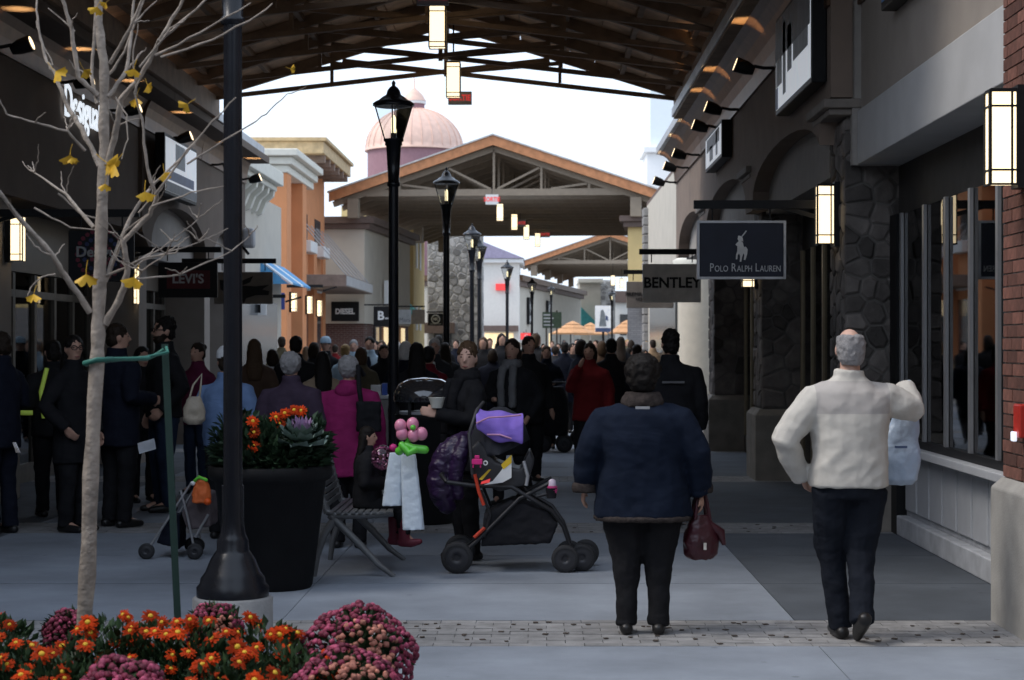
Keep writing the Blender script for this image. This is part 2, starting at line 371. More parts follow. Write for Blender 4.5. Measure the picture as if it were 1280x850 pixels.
for a, b in ((16.7, 22.0), (22.75, 28.1), (28.85, 33.6)): poly += [(a, 3.81 if a < 17 else 3.5)]*0 + arch_pts(a, b, 3.3, 3.87)
poly = [(16.105, 4.98), (16.105, 3.81), (16.68, 3.81)] + arch_pts(16.7, 22.0, 3.3, 3.80)[1:-1] + [(22.02, 3.25), (22.73, 3.25)] + arch_pts(22.75, 28.1, 3.3, 3.87)[1:-1] + [(28.12, 3.25), (28.83, 3.25)] + arch_pts(28.85, 33.6, 3.3, 3.87)[1:-1] + [(33.62, 3.25), (34.2, 3.25), (34.2, 4.98)]
MB().prism(poly, 'x', 2.56, 2.75).build('arched_wall', stucco_brown, rp)
MB().box(2.753, 3.3, 16.13, 34.19, 3.22, 4.97).build('arch_infill', M('arch_paint', (.37, .34, .31), .9, var=.06, bump=.4, bscale=220), rp)
MB().box(3.2, 3.32, 17.05, 34.2, 2.78, 3.218).build('window_head', _M['dark_head'], rp)
m3 = MB().box(-.025, .025, -.03, .03, -1.39, 1.385).mesh('mullion', goldm)
for a, b in ((17.1, 22.25), (23.12, 28.35), (29.22, 34.1)):
    n = 6; st = (b-a)/n
    for k in range(n+1): link('mullion', m3, rp, (3.19, a+.04+k*(b-a-.08)/n, 1.39))
    for k in range(n): MB().box(3.19, 3.197, a+.07+k*(b-a-.08)/n, a+.01+(k+1)*(b-a-.08)/n, .25, 2.775).build('pane', glass, rp)
    MB().box(3.16, 3.24, a+.075, b-.075, 0, .249).build('kick_plate', bronze, rp)
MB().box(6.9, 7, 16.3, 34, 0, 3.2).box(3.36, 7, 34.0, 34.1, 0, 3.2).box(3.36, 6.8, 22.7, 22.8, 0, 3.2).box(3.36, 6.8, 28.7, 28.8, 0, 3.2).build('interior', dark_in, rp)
MB().box(3.36, 12, 16.3, 34.2, 3.25, 4.97).box(2.6, 12, 16.12, 34.2, 5.0, 5.12).build('roof', stucco_brown, rp)
def cove(parent, x_tip, x_wall, d0, d1, nseg, zt=5.26):
    sg = 1 if x_wall > x_tip else -1
    prof = [(x_wall, 4.62), (x_wall-sg*.03, 4.62)]+[(x_wall-sg*.03-sg*(abs(x_wall-x_tip)-.06)*(1-math.cos(t)), 4.66+.5*math.sin(t)) for t in [math.pi/2*k/6 for k in range(7)]]+[(x_wall, 5.17)]
    MB().prism(prof, 'y', d0, d1).build('cove_cornice', copper, parent, fix=True)
    L_ = (d1-d0)/nseg
    for k in range(nseg):
        MB().box(min(x_tip-sg*.03, x_tip+sg*.08), max(x_tip-sg*.03, x_tip+sg*.08), d0+k*L_+.008, d0+(k+1)*L_-.008, 5.17, 5.31).build('gutter_section', zinc, parent, .008)
    MB().box(min(x_tip+sg*.09, x_wall+sg*.3), max(x_tip+sg*.09, x_wall+sg*.3), d0, d1, 5.18, 5.26).build('eave_board', wood_dark, parent)
cove(rp, 2.1, 2.56, 16.12, 28.6, 12)
cove(rp, 2.22, 2.56, 28.65, 34.2, 5)
cove(rs, 2.1, 2.82, 10.94, 16.1, 5)

# ---------------------------------------------------------------- left-hand shops
ls = empty('shop_building', (-6, 20, 0), 0, 'dark taupe shop with glass doors under the white lettering on the left', 'shop', world=True)
MB().box(-7, -5.5, 8, 25.3, 3.2, 5.0).build('upper_wall', stucco_tan, ls)
for d in (13.0, 19.0):
    MB().box(-6.3, -5.6, d, d+.55, .80, 3.198).build('pier', stucco_taupe, ls)
    MB().box(-6.35, -5.52, d-.06, d+.61, 0, .798).build('pier_base', _M['pier_base_concrete'], ls, .02)
MB().box(-6.4, -5.62, 8, 12.98, 0, 3.19).build('near_wall', stucco_taupe, ls)
MB().box(-6.25, -6.12, 13.56, 25.2, 2.5, 3.198).build('transom_band', bronze, ls)
m4 = MB().box(-.04, .04, -.05, .05, -1.24, 1.24).mesh('mullion', M('door_frame', (.15, .135, .115), .5, .3, bump=0))
def leftglass(root, a, b, n):
    for k in range(n+1): link('mullion', m4, root, (-6.16, a+.05+k*(b-a-.1)/n, 1.245))
    for k in range(n):
        p, q = a+.105+k*(b-a-.1)/n, a-.005+(k+1)*(b-a-.1)/n
        MB().box(-6.165, -6.158, p, q, .22, 2.2).build('pane', glass, root)
        MB().box(-6.2, -6.12, p, q, .0, .218).build('bottom_rail', _M['door_frame'], root); MB().box(-6.2, -6.12, p, q, 2.203, 2.29).build('top_rail', _M['door_frame'], root)
        MB().box(-6.165, -6.158, p, q, 2.295, 2.48).build('transom_pane', glass, root)
        MB().tube([(-6.10, q-.09, .95), (-6.05, q-.09, .97), (-6.05, q-.09, 1.25), (-6.10, q-.09, 1.27)], .012, 6).build('door_handle', alum, root)
leftglass(ls, 19.6, 25.2, 6)
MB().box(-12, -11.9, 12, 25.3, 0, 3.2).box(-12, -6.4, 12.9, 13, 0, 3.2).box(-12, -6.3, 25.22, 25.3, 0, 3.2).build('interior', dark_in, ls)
lampw = M('shop_downlight', (1, .9, .75), .5, var=0, bump=0, emit=3)
for d, x in ((20.5, -7.5), (22.3, -8.2), (24.2, -7.4)): MB().lathe([(.1, 3.17), (.1, 3.19)], 12, (x, d, 0)).build('downlight', lampw, ls)
MB().box(-11.5, -10.9, 15, 24, .0, 2.0).build('wall_shelf', M('shop_shelf', (.4, .38, .35), .7), ls)
MB().box(-12, -5.0, 8, 25.3, 5.0, 5.12).box(-12, -7.01, 8, 25.3, 3.2, 4.99).build('roof', stucco_tan, ls)
cove(ls, -5.05, -5.5, 8, 25.3, 18)
text('letter_sign', 'Desigual', .56, M('lit_letters', (.85, .92, 1), .5, var=0, bump=0, emit=.55), ls, (-5.45, 21.15, 4.45), (R(90), 0, R(90)), .008, .92, 'LEFT', .0)
lv = empty('shop_building', (-6, 29, 0), 0, 'brown stucco shop with pale arch trim behind the black lamp post on the left', 'shop', world=True)
poly = [(25.32, 4.98), (25.32, 3.2)]+arch_pts(25.9, 30.2, 2.95, 3.7)+arch_pts(30.9, 33.6, 2.95, 3.6)+[(34.2, 2.95), (34.2, 4.98)]
MB().prism(poly, 'x', -5.65, -5.45).build('arched_wall', stucco_tan, lv)
MB().box(-6.1, -5.655, 25.33, 34.2, 2.9, 4.97).build('arch_infill', _M['arch_paint'], lv)
for d in (25.32, 30.3, 33.65): MB().box(-6.2, -5.5, d, d+.5, 0, 2.94).build('pier', stucco_taupe, lv)
leftglass(lv, 25.9, 30.2, 5); leftglass(lv, 30.9, 33.6, 3)
MB().box(-6.24, -6.1, 25.85, 33.6, 2.49, 2.9).build('transom_band', bronze, lv)
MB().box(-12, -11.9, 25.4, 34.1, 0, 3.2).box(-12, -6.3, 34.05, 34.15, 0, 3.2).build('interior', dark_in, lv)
for d, x in ((27, -7.2), (28.8, -8.0), (31.8, -7.4)): MB().lathe([(.12, 2.97), (.12, 2.99)], 12, (x, d, 0)).build('downlight', lampw, lv)
MB().box(-8.3, -7.7, 26, 29.5, 0, .95).box(-10.8, -10.3, 26, 33, 0, 2.1).build('display_table', _M['shop_shelf'], lv)
MB().box(-12, -5.0, 25.32, 34.2, 5.0, 5.12).box(-12, -6.11, 25.32, 34.2, 3.0, 4.99).build('roof', stucco_tan, lv)
cove(lv, -5.05, -5.45, 25.32, 29.6, 4)
cove(lv, -5.12, -5.45, 29.65, 34.2, 5)

# ---------------------------------------------------------------- the near canopy: scissor trusses
c1 = empty('canopy', (-1.42, 12.4, 0), 0, 'dark timber gabled canopy with crossed scissor trusses roofing the near walkway', 'canopy')
HW, LEN = 3.56, 16.05  # near end, out of view, lengthened to shade the foreground
ZE, ZA = 5.40, 6.50                              # rafter bottom at eave and apex
pt = (ZA-ZE)/HW
rb = MB()
for s_ in (-1, 1): rb.bar((s_*(HW+.25), 0, ZE-.25*pt+.10), (0, 0, ZA+.09), .09, .15)
rme = rb.mesh('truss', wood_dark)
zx = ZE+.42                                       # height where the chords cross
def chord(s_):
    k = (zx-ZE)/HW; xe = (ZA-zx)/(k+pt)
    return MB().bar((s_*-HW, 0, ZE+.02), (s_*xe, .0, zx+k*xe), .06, .065)
ch = [chord(-1).mesh('chord', wood_dark), chord(1).mesh('chord', wood_dark)]
wb = MB().bar((0, 0, zx-.06), (0, 0, ZA+.05), .06, .06).mesh('web_strut', wood_dark)
wl = [MB().bar((s_*1.75, 0, ZE+.42*.5+.05), (s_*1.75, 0, ZA-1.75*pt+.03), .05, .05).mesh('web_strut', wood_dark) for s_ in (-1, 1)]
wd_ = [MB().bar((s_*1.75, 0, ZA-1.75*pt), (s_*.06, 0, zx), .045, .06).mesh('web_strut', wood_dark) for s_ in (-1, 1)]
for k in range(11):
    y = LEN-.2-k*1.55
    t = link('truss', rme, c1, (0, y, 0))
    for i, m_ in enumerate(ch): link('chord', m_, t, (0, .05-.1*i, 0))
    for m_ in [wb]+wl+wd_: link('web_strut', m_, t, (0, 0, 0))
def slope(s_, x0, x1, y0, y1, th=.09, dz=.18):
    a, b = [(s_*x, ZA-x*pt+dz) for x in (x0, x1)]
    return MB().prism([a, b, (b[0], b[1]+th), (a[0], a[1]+th)], 'y', y0, y1)
skl = [(6.4, 7.5)]
for s_ in (-1, 1):
    n = 10
    for k in range(n):                            # deck boards run the length of the roof
        x0, x1 = .0+k*(HW+.25)/n, .0+(k+1)*(HW+.25)/n
        segs = [(0, LEN)] if k not in (1, 2) else [(0, 8.3), (9.8, LEN)]
        for a, b in segs: slope(s_, x0+.006, x1-.006, a, b).build('deck_board', deckm, c1)
    slope(s_, 0, HW+.35, -.05, 8.29, .05, .275).build('roofing', zinc, c1); slope(s_, 0, HW+.35, 9.81, LEN+.05, .05, .275).build('roofing', zinc, c1)
    slope(s_, .02, .36, 8.29, 9.81, .05, .275).build('roofing', zinc, c1); slope(s_, 1.16, HW+.35, 8.29, 9.81, .05, .275).build('roofing', zinc, c1)
    slope(s_, .36, 1.16, 8.29, 9.81, .012, .28).build('skylight', clear, c1)
    for x in (.9, 1.8, 2.7, 3.4):
        z = ZA-x*pt+.14; MB().bar((s_*x, 0, z), (s_*x, LEN, z), .07, .08).build('purlin', wood_dark, c1)
MB().bar((0, 0, ZA+.02), (0, LEN, ZA+.02), .09, .22).build('ridge_beam', wood_dark, c1)
MB().box(-HW-.1, -HW+.05, 0, LEN, 5.13, ZE+.05).build('wall_plate', wood_dark, c1)
MB().box(HW-.05, HW+.1, 0, LEN, 5.13, ZE+.05).build('wall_plate', wood_dark, c1)

c0 = copy_tree(c1); c0.location.y = -16.5; c0['label'] = 'unseen timber gabled canopy behind the camera, added to block skylight'  # out-of-view copy, added to darken the foreground under open sky

# ---------------------------------------------------------------- gabled canopies further on: king-post trusses
def canopy(label, X, D, ang, length, half=5.94, zt=9.17, pitch=.338, n=15, zc=7.1, vx=(0, 1.71, 3.42)):
    root = empty('canopy', (X, D, 0), ang, label, 'canopy')
    rz = lambda x, dz: zt-dz-pitch*abs(x)
    xe = (zt-.63-zc)/pitch
    t0 = MB()
    for s_ in (-1, 1): t0.bar((s_*(half-.1), 0, rz(half-.1, .5)), (0, 0, rz(0, .5)), .12, .2)
    tm = t0.mesh('truss', steel_grey); cm = MB().bar((-xe-.5, 0, zc), (xe+.5, 0, zc), .1, .24).mesh('chord', steel_grey)
    ws = []
    for x in vx:
        for s_ in ((1,) if x == 0 else (-1, 1)):
            ws.append(MB().bar((s_*x, 0, zc+.1), (s_*x, 0, rz(x, .58)), .08, .08).mesh('web_strut', steel_grey))
    for s_ in (-1, 1):
        ws.append(MB().bar((s_*.12, 0, zc+.12), (s_*1.63, 0, rz(1.71, .62)), .075, .075).mesh('web_strut', steel_grey))
        ws.append(MB().bar((s_*2.05, 0, zc+.12), (s_*3.34, 0, rz(3.42, .62)), .075, .075).mesh('web_strut', steel_grey))
    for k in range(n):
        y = .15+k*(length-.3)/(n-1); t = link('truss', tm, root, (0, y, 0)); link('chord', cm, t, (0, 0, 0))
        if k < 6:
            for m_ in ws: link('web_strut', m_, t)
    for s_ in (-1, 1):
        def sl(x0, x1, d0, d1, y0, y1): return MB().prism([(s_*x0, rz(x0, d0)), (s_*x1, rz(x1, d0)), (s_*x1, rz(x1, d1)), (s_*x0, rz(x0, d1))], 'y', y0, y1)
        sl(0, half, .40, .06, -.25, -.14).build('bargeboard', orange_wood, root)
        sl(0, half, .395, .10, length+.14, length+.25).build('bargeboard', orange_wood, root)
        sl(0, half+.05, .055, 0, -.3, length+.3).build('roofing', M('pale_roofing', (.5, .49, .48), .6), root)
        sl(0, half-.02, .30, .07, -.13, length+.13).build('roof_deck', deck_far, root)
        for x in (1, 2.2, 3.4, 4.6, 5.6): MB().bar((s_*x, 0, rz(x, .35)), (s_*x, length, rz(x, .35)), .09, .1).build('purlin', steel_grey, root)
        for y in (.15, length*.33, length*.66, length-.15):
            MB().box(s_*5.1-.2, s_*5.1+.2, y-.2, y+.2, 6.2, rz(5.1, .55)).build('post', steel_grey, root, .01)
    return root
canopy('large gabled canopy with orange bargeboard and king post truss in the middle distance', -1.61, 66, -R(4.5), 25)
canopy('farthest gabled canopy with orange bargeboard, left half showing past the yellow wall', 4.75, 122, -R(7), 24, n=10)
# ---------------------------------------------------------------- unseen buildings added behind the camera to cut light from the rear
for nm, x0, x1, lab in (('a', -14, -6.0, 'unseen taupe shop row on the left behind the camera, added to block light'), ('b', 3.7, 12, 'unseen taupe shop row on the right behind the camera, added to block light')):
    o = empty('shop_building', ((x0+x1)/2, -12, 0), 0, lab, 'shop', world=True)
    MB().box(x0, x1, -34, 5.9 if x0 > 0 else 7.9, 0, 5.3).build('wall', stucco_taupe, o)
    xf = x1 if x0 < 0 else x0; sg = 1 if x0 < 0 else -1
    for k in range(7):
        MB().box(min(xf-sg*.02, xf+sg*.03), max(xf-sg*.02, xf+sg*.03), -31+k*5.2, -27.5+k*5.2, .4, 2.7).build('shop_window', M('row_window', (.03, .03, .035), .1, bump=0, spec=.6), o)
    MB().box(x0-.1, x1+.15 if x0 < 0 else x1, -34, 5.8 if x0 > 0 else 7.8, 5.3, 5.5).build('cornice', zinc, o)
o = empty('shop_building', (-1, -38, 0), 0, 'unseen tan building behind the camera, added to block light', 'shop', world=True)  # out-of-view end block, added to stop low light from behind
MB().box(-14, 12, -42, -36, 0, 7).build('wall', stucco_tan, o); MB().box(-14.2, 12.2, -42, -35.8, 7, 7.3).build('cornice', zinc, o)
# ---------------------------------------------------------------- far buildings, left side
orange = M('orange_stucco', (.62, .265, .12), .9, var=.06, scale=2, bump=.3, bscale=150)
cream = M('cream_trim', (.70, .68, .60), .75, var=.05, bump=.05)
creamw = M('cream_stucco', (.52, .48, .41), .9, var=.05, scale=2, bump=.3, bscale=150)
yellow = M('yellow_stucco', (.62, .47, .22), .9, var=.05, scale=2, bump=.3, bscale=150)
brownc = M('brown_cornice', (.14, .10, .085), .7, var=.1)
mauve = M('mauve_paint', (.31, .17, .195), .7, var=.08)
greyw = M('grey_wall', (.27, .25, .225), .9, var=.06, scale=2, bump=.2)
dkglass = M('dark_window', (.05, .055, .06), .15, var=.1, bump=0, spec=.6)
lit_in = M('lit_shop_window', (1, .78, .45), .6, var=.5, scale=3, bump=0, emit=.5)
# building with bracketed cornice just past the left shops
bg_ = empty('shop_building', (-7, 40, 0), 0, 'cream building with bracketed cornice and blue awning before the orange building', 'building', world=True)
MB().box(-12, -6.15, 34.6, 44, 0, 4.9).build('wall', creamw, bg_)
MB().box(-12, -5.62, 36, 40.6, 5.12, 5.42).box(-12, -5.75, 36.05, 40.5, 5.0, 5.118).build('cornice', cream, bg_, .02)
for k in range(6):
    y = 36.2+k*.8
    MB().prism([(-6.15, 4.45), (-6.15, 5.0), (-5.78, 5.0), (-5.8, 4.88), (-5.95, 4.75), (-6.05, 4.5)], 'y', y, y+.22).build('bracket', cream, bg_)
MB().box(-6.2, -6.1, 37, 43, .3, 2.6).build('window', dkglass, bg_)
aw = empty('awning', (-6, 43, 2.9), 0, 'blue awning with white stripes on the left', 'awning', world=True)
for k in range(8):
    a, b = 40.8+k*.45, 40.8+(k+1)*.45
    MB().prism([(-6.14, 3.5), (-5.5, 3.02), (-5.5, 2.98), (-6.14, 3.46)], 'y', a+.002, b-.002).build('stripe', M('awning_blue', (.10, .33, .60), .7, bump=.05) if k % 4 else M('awning_white', (.8, .8, .8), .7, bump=.05), aw)
MB().prism([(-6.16, 3.46), (-5.52, 2.98), (-6.16, 2.98)], 'y', 40.7, 40.79).build('end_panel', _M['awning_blue'], aw)
spk = empty('loudspeaker', (-5.3, 34, 3.6), 0, 'grey outdoor loudspeaker on the end of the brown left shop', 'loudspeaker', world=True)
MB().box(-5.44, -5.22, 33.75, 34.0, 3.42, 3.78).build('cabinet', M('speaker_grey', (.35, .35, .36), .6), spk, .05)
MB().bar((-5.45, 33.87, 3.45), (-5.33, 33.87, 3.3), .05).build('bracket', black, spk)
# orange building
ob = empty('shop_building', (-8, 57, 0), 0, 'orange stucco building with white cornice and bracketed tower roof', 'building', world=True)
MB().box(-14, -7.55, 52.5, 57.9, 0, 6.5).build('wall', orange, ob)
MB().box(-14, -7.62, 58, 65.5, 0, 7.6).build('tower_wall', orange, ob)
for y in (52.1, 55.6): MB().box(-7.9, -7.12, y, y+.9, 0, 6.5).build('pilaster', orange, ob, .01)
for y, xx in ((60.9, -7.42), (64.6, -7.56)): MB().box(-7.8, xx, y, y+.8, 0, 5.0).build('pilaster', orange, ob, .01)
MB().box(-14, -7.08, 52.05, 58, 6.5, 6.72).box(-14, -6.95, 51.95, 58, 6.725, 6.95).box(-14, -6.78, 51.8, 58.0, 6.955, 7.16).build('cornice', cream, ob, .03)
MB().box(-14, -6.72, 57.6, 65.9, 7.62, 8.0).box(-14, -6.62, 57.5, 66, 8.002, 8.12).build('roof', M('tan_fascia', (.55, .40, .22), .75), ob, .02)
for k in range(6):
    y = 58.2+k*1.35; MB().box(-7.62, -6.75, y, y+.2, 7.38, 7.618).build('bracket', M('bracket_brown', (.26, .19, .15), .8), ob)
for y in (59.0, 62.6):
    MB().box(-7.66, -7.59, y, y+1.5, 5.0, 5.9).build('window', dkglass, ob)
    MB().box(-7.62, -7.27, y-.1, y+1.6, 4.6, 4.98).build('sill', white, ob, .03)
for y, z in ((53.1, 3.5), (56.7, 3.5), (59, 3.2), (62.2, 3.2)):
    MB().box(-7.9, -7.5, y, y+1.6, z+.2, z+.65).build('lintel', white, ob, .01)
MB().box(-7.62, -7.54, 53.1, 55.5, .2, 3.3).build('window', dkglass, ob)
MB().box(-7.67, -7.6, 58.5, 60.8, .2, 3.1).box(-7.67, -7.6, 61.9, 64.4, .2, 3.1).build('shop_window', dkglass, ob)
can = empty('entrance_canopy', (-6.7, 62, 3.6), 0, 'flat brown metal canopy hung on rods from the orange building', 'canopy', world=True)
MB().box(-8, -6.05, 57.95, 67, 3.46, 3.84).build('slab', M('brown_metal', (.22, .175, .15), .5, .2), can, .02)
MB().box(-6.045, -6.03, 57.95, 67, 3.5, 3.8).build('edge_trim', zinc, can)
for y in (58.5, 60, 61.5, 63, 64.5, 66): MB().tube([(-7.6, y, 5.6), (-6.1, y, 3.84)], .018, 5).build('rod', zinc, can)
# cream building with the brick sign wall
cb = empty('shop_building', (-7, 70, 0), 0, 'cream stucco building with brown cornice and dark brick base under the large canopy', 'building', world=True)
A = R(4.5)
def rot_box(mb, x0, y0, z0, z1, w_, l_, ang):
    """box whose near street corner is (x0,y0), running l_ along the bend and w_ sideways (negative = to the left)"""
    d = Vector((math.sin(ang), math.cos(ang), 0)); n_ = Vector((math.cos(ang), -math.sin(ang), 0))
    p = Vector((x0, y0, 0)); c = [p, p+n_*w_, p+n_*w_+d*l_, p+d*l_]
    return mb.loft([[q+Vector((0, 0, z0)) for q in c], [q+Vector((0, 0, z1)) for q in c]], False)
rot_box(MB(), -6.35, 67.2, 2.4, 5.85, -6, 11.2, A).build('wall', creamw, cb, fix=True)
rot_box(MB(), -6.4, 67.35, 0, 2.395, -6, 11, A).build('base_wall', BrickMat('dark_red_brick', (.13, .06, .05), (.10, .045, .04), (.2, .17, .15)), cb, fix=True)
rot_box(MB(), -6.15, 67.05, 5.855, 6.05, -6.2, 11.6, A).build('cornice', brownc, cb, fix=True)
rot_box(MB(), -6.0, 66.95, 6.055, 6.3, -6.3, 11.8, A).build('cornice', brownc, cb, fix=True)
for t in (2.2, 4.4, 6.6, 8.8):
    x, y = -6.33+math.sin(A)*t, 67.2+math.cos(A)*t
    MB().box(x-.03, x+.03, y, y+1.4, .2, 2.3).build('window', lit_in if t in (4.4, 8.8) else dkglass, cb)
MB().box(-5.95, -5.7, 71, 71.15, 3.2, 4.1).build('wall_plaque', white, cb)
# yellow house, stone tower, white house with purple roof
yb = empty('shop_building', (-6, 88, 0), 0, 'narrow yellow and orange house beyond the large canopy on the left', 'building', world=True)
MB().box(-9, -5.7, 84, 92, 0, 7.9).build('wall', yellow, yb)
MB().box(-9, -6.25, 82.5, 84, 0, 6.0).build('front_wall', orange, yb)
MB().box(-9, -6.1, 82.3, 84, 6.0, 6.6).build('cornice', cream, yb, .03)
for z, h in ((5.2, 1.3), (2.3, 1.1)):
    for y in (85.5, 88): MB().box(-5.72, -5.66, y, y+1, z, z+h).build('window', white, yb)
aw = empty('awning', (-5.6, 84, 3), 0, 'teal awning on the narrow yellow house', 'awning', world=True)
MB().prism([(-6.4, 4.05), (-5.3, 3.0), (-5.3, 2.95), (-6.4, 3.98)], 'y', 81, 83.5).build('cloth', M('teal_cloth', (.08, .38, .38), .7, bump=.05), aw)
MB().prism([(-6.4, 3.98), (-5.32, 2.95), (-6.4, 2.95)], 'y', 81, 81.05).build('end_panel', _M['teal_cloth'], aw)
tw = empty('stone_tower', (-4.3, 97, 0), 0, 'pale field stone tower beyond the large canopy', 'tower', world=True)
MB().box(-5.75, -2.95, 95.2, 98, 0, 9.5).build('wall', M('tower_mortar', (.42, .41, .39), .95), tw)
stones(tw, stone_far, (-5.72, 95.2, .1), (1, 0, 0), (0, 0, 1), (0, -1, 0), 2.74, 9.3, 210, 5, .05, .03, 'stone_face')
stones(tw, stone_far, (-2.95, 95.2, .1), (0, 1, 0), (0, 0, 1), (1, 0, 0), 2.7, 9.3, 120, 6, .05, .03, 'stone_face')
MB().box(-5.85, -4.3, 94.4, 95.1, 2.2, 2.75).build('door_canopy', brownc, tw, .02)
MB().box(-5.4, -4.5, 95.05, 95.16, 0, 2.2).build('door', dkglass, tw)
wh = empty('shop_building', (-2, 113, 0), 0, 'white building with purple hipped roof behind the stone tower', 'building', world=True)
MB().box(-3.4, -1.15, 110, 118, 0, 6.5).build('wall', M('white_stucco', (.72, .70, .66), .85, var=.04), wh)
MB().box(-3.6, -.9, 109.7, 118, 6.5, 6.75).build('cornice', white, wh, .03)
MB().add([(-4.6, 109.6, 6.76), (-.85, 109.6, 6.76), (-.85, 118, 6.76), (-4.6, 118, 6.76), (-3.6, 111.5, 7.95), (-3.6, 116, 7.95)], [(0, 1, 4), (1, 2, 5, 4), (2, 3, 5), (3, 0, 4, 5), (0, 3, 2, 1)]).build('roof', M('purple_roof', (.17, .15, .22), .6), wh)
MB().box(-3.3, -1.2, 109.2, 110, 2.4, 2.75).build('door_canopy', brownc, wh, .02)
MB().box(-3.2, -1.5, 109.95, 110.01, .1, 2.3).build('shop_window', lit_in, wh)
hs = empty('wall_sign', (-2, 109.8, 5), 0, 'plain red sign on the white building', 'sign', world=True)
MB().box(-2.55, -1.75, 109.8, 109.99, 4.85, 5.25).box(-1.9, -1.75, 109.79, 109.98, 5.255, 5.31).build('board', redsign, hs, .02)
rd = empty('wall_sign', (-2, 108.9, 2), 0, 'small red shop sign with white mark beneath the white building', 'sign', world=True)
MB().box(-1.05, -.4, 107.9, 108, 1.9, 2.3).build('board', redsign, rd); MB().bar((-.72, 108, 2.3), (-.72, 108, 2.5), .03).build('bracket', black, rd)
text('lettering', 'G', .3, white, rd, (-.72, 107.89, 2.1))
# dome
dm_ = empty('domed_rotunda', at(518, 430, 130)*1, 0, 'pale copper ribbed dome with mauve drum and cupola against the sky', 'dome')
dm_.location = (gx(518, 130), 130, 0)
s_ = 130/F
zb = CH+(430-190)*s_; rD = 61*s_
MB().lathe([(rD*.96, 0), (rD*.96, zb)], 40).build('drum', mauve, dm_)
cop = M('pale_copper', (.76, .52, .42), .55, .1, var=.08, scale=3, bump=.05)
MB().lathe([(rD*1.02, zb+.005), (rD*1.02, zb+.12), (rD, zb+.13)]+[(rD*math.cos(t), zb+.13+rD*.86*math.sin(t)) for t in [R(a) for a in range(5, 80, 5)]], 48).build('dome', cop, dm_)
for k in range(28):
    a = 2*math.pi*k/28
    MB().tube([(rD*1.005*math.cos(t)*math.cos(a), rD*1.005*math.cos(t)*math.sin(a), zb+.13+rD*.865*math.sin(t)) for t in [R(q) for q in range(2, 80, 7)]], .035, 4).build('rib', cop, dm_)
zt_ = CH+(430-140)*s_
MB().lathe([(.95, zt_-.75), (.95, zt_-.35)], 20).build('cupola_base', white, dm_)
MB().lathe([(.72, zt_-.348), (.72, zt_+.55)], 20).build('cupola_wall', mauve, dm_)
MB().lathe([(.82, zt_+.551), (.82, zt_+.75)], 20).build('cupola_band', white, dm_)
MB().lathe([(.85, zt_+.752), (.6, zt_+1.2), (.25, zt_+1.55), (.06, zt_+1.7), (.04, zt_+2.3), (.01, zt_+2.5)], 20).build('cupola_roof', cop, dm_)
# right of the bend
yw = empty('shop_building', (4.5, 70, 0), 0, 'yellow stucco building with brown cornice and grey brick base on the right', 'building', world=True)
rot_box(MB(), 3.22, 66.2, 2.95, 5.85, 8, 24, A).build('wall', yellow, yw, fix=True)
rot_box(MB(), 3.2, 66.15, 0, 2.945, 8, 24, A).build('base_wall', BrickMat('grey_brick', (.22, .21, .21), (.17, .165, .17), (.13, .13, .13)), yw, fix=True)
rot_box(MB(), 3.05, 66.0, 5.855, 6.05, 8.3, 24.4, A).build('cornice', brownc, yw, fix=True)
rot_box(MB(), 2.9, 65.85, 6.055, 6.25, 8.5, 24.6, A).build('cornice', brownc, yw, fix=True)
fb = empty('shop_building', (3.5, 40, 0), 0, 'cream building with round corner column and stone quoins at the right', 'building', world=True)
MB().box(2.95, 12, 37.5, 50, 0, 5.4).build('wall', creamw, fb)
MB().lathe([(.42, 0), (.42, 5.5)], 28, (3.28, 37.6, 0)).build('round_column', M('pale_column', (.62, .56, .46), .85, var=.05), fb)
MB().lathe([(.5, 3.2), (.54, 3.35), (.45, 3.4)], 28, (3.28, 37.6, 0)).build('column_band', cream, fb)
for k in range(22): MB().box(2.82, 3.1, 49.4, 50.1, .05+k*.24, .27+k*.24).build('quoin', stone_far, fb, .02)
MB().box(2.9, 2.96, 39, 48, .3, 2.6).build('shop_window', dkglass, fb)
MB().box(2.96, 12, 37.6, 50.3, 5.4, 5.5).build('roof', brownc, fb)
# pale glass lantern tower behind the right roofline
gt = empty('clerestory_tower', (5.2, 78, 0), 0, 'pale bluish roof lantern with cream ledge above the right eaves', 'tower', world=True)
MB().box(4.6, 7, 78, 81, 0, 9.75).build('wall', M('lantern_white', (.85, .85, .84), .7, var=.02), gt); MB().box(4.45, 7.1, 77.8, 81.2, 9.755, 10.0).build('ledge', M('lantern_white', (.85, .85, .84)), gt, .02)
MB().box(4.75, 6.9, 78.1, 80.9, 10.0, 12.4).build('glazing', M('pale_glazing', (.80, .86, .90), .3, var=.01, bump=0), gt)
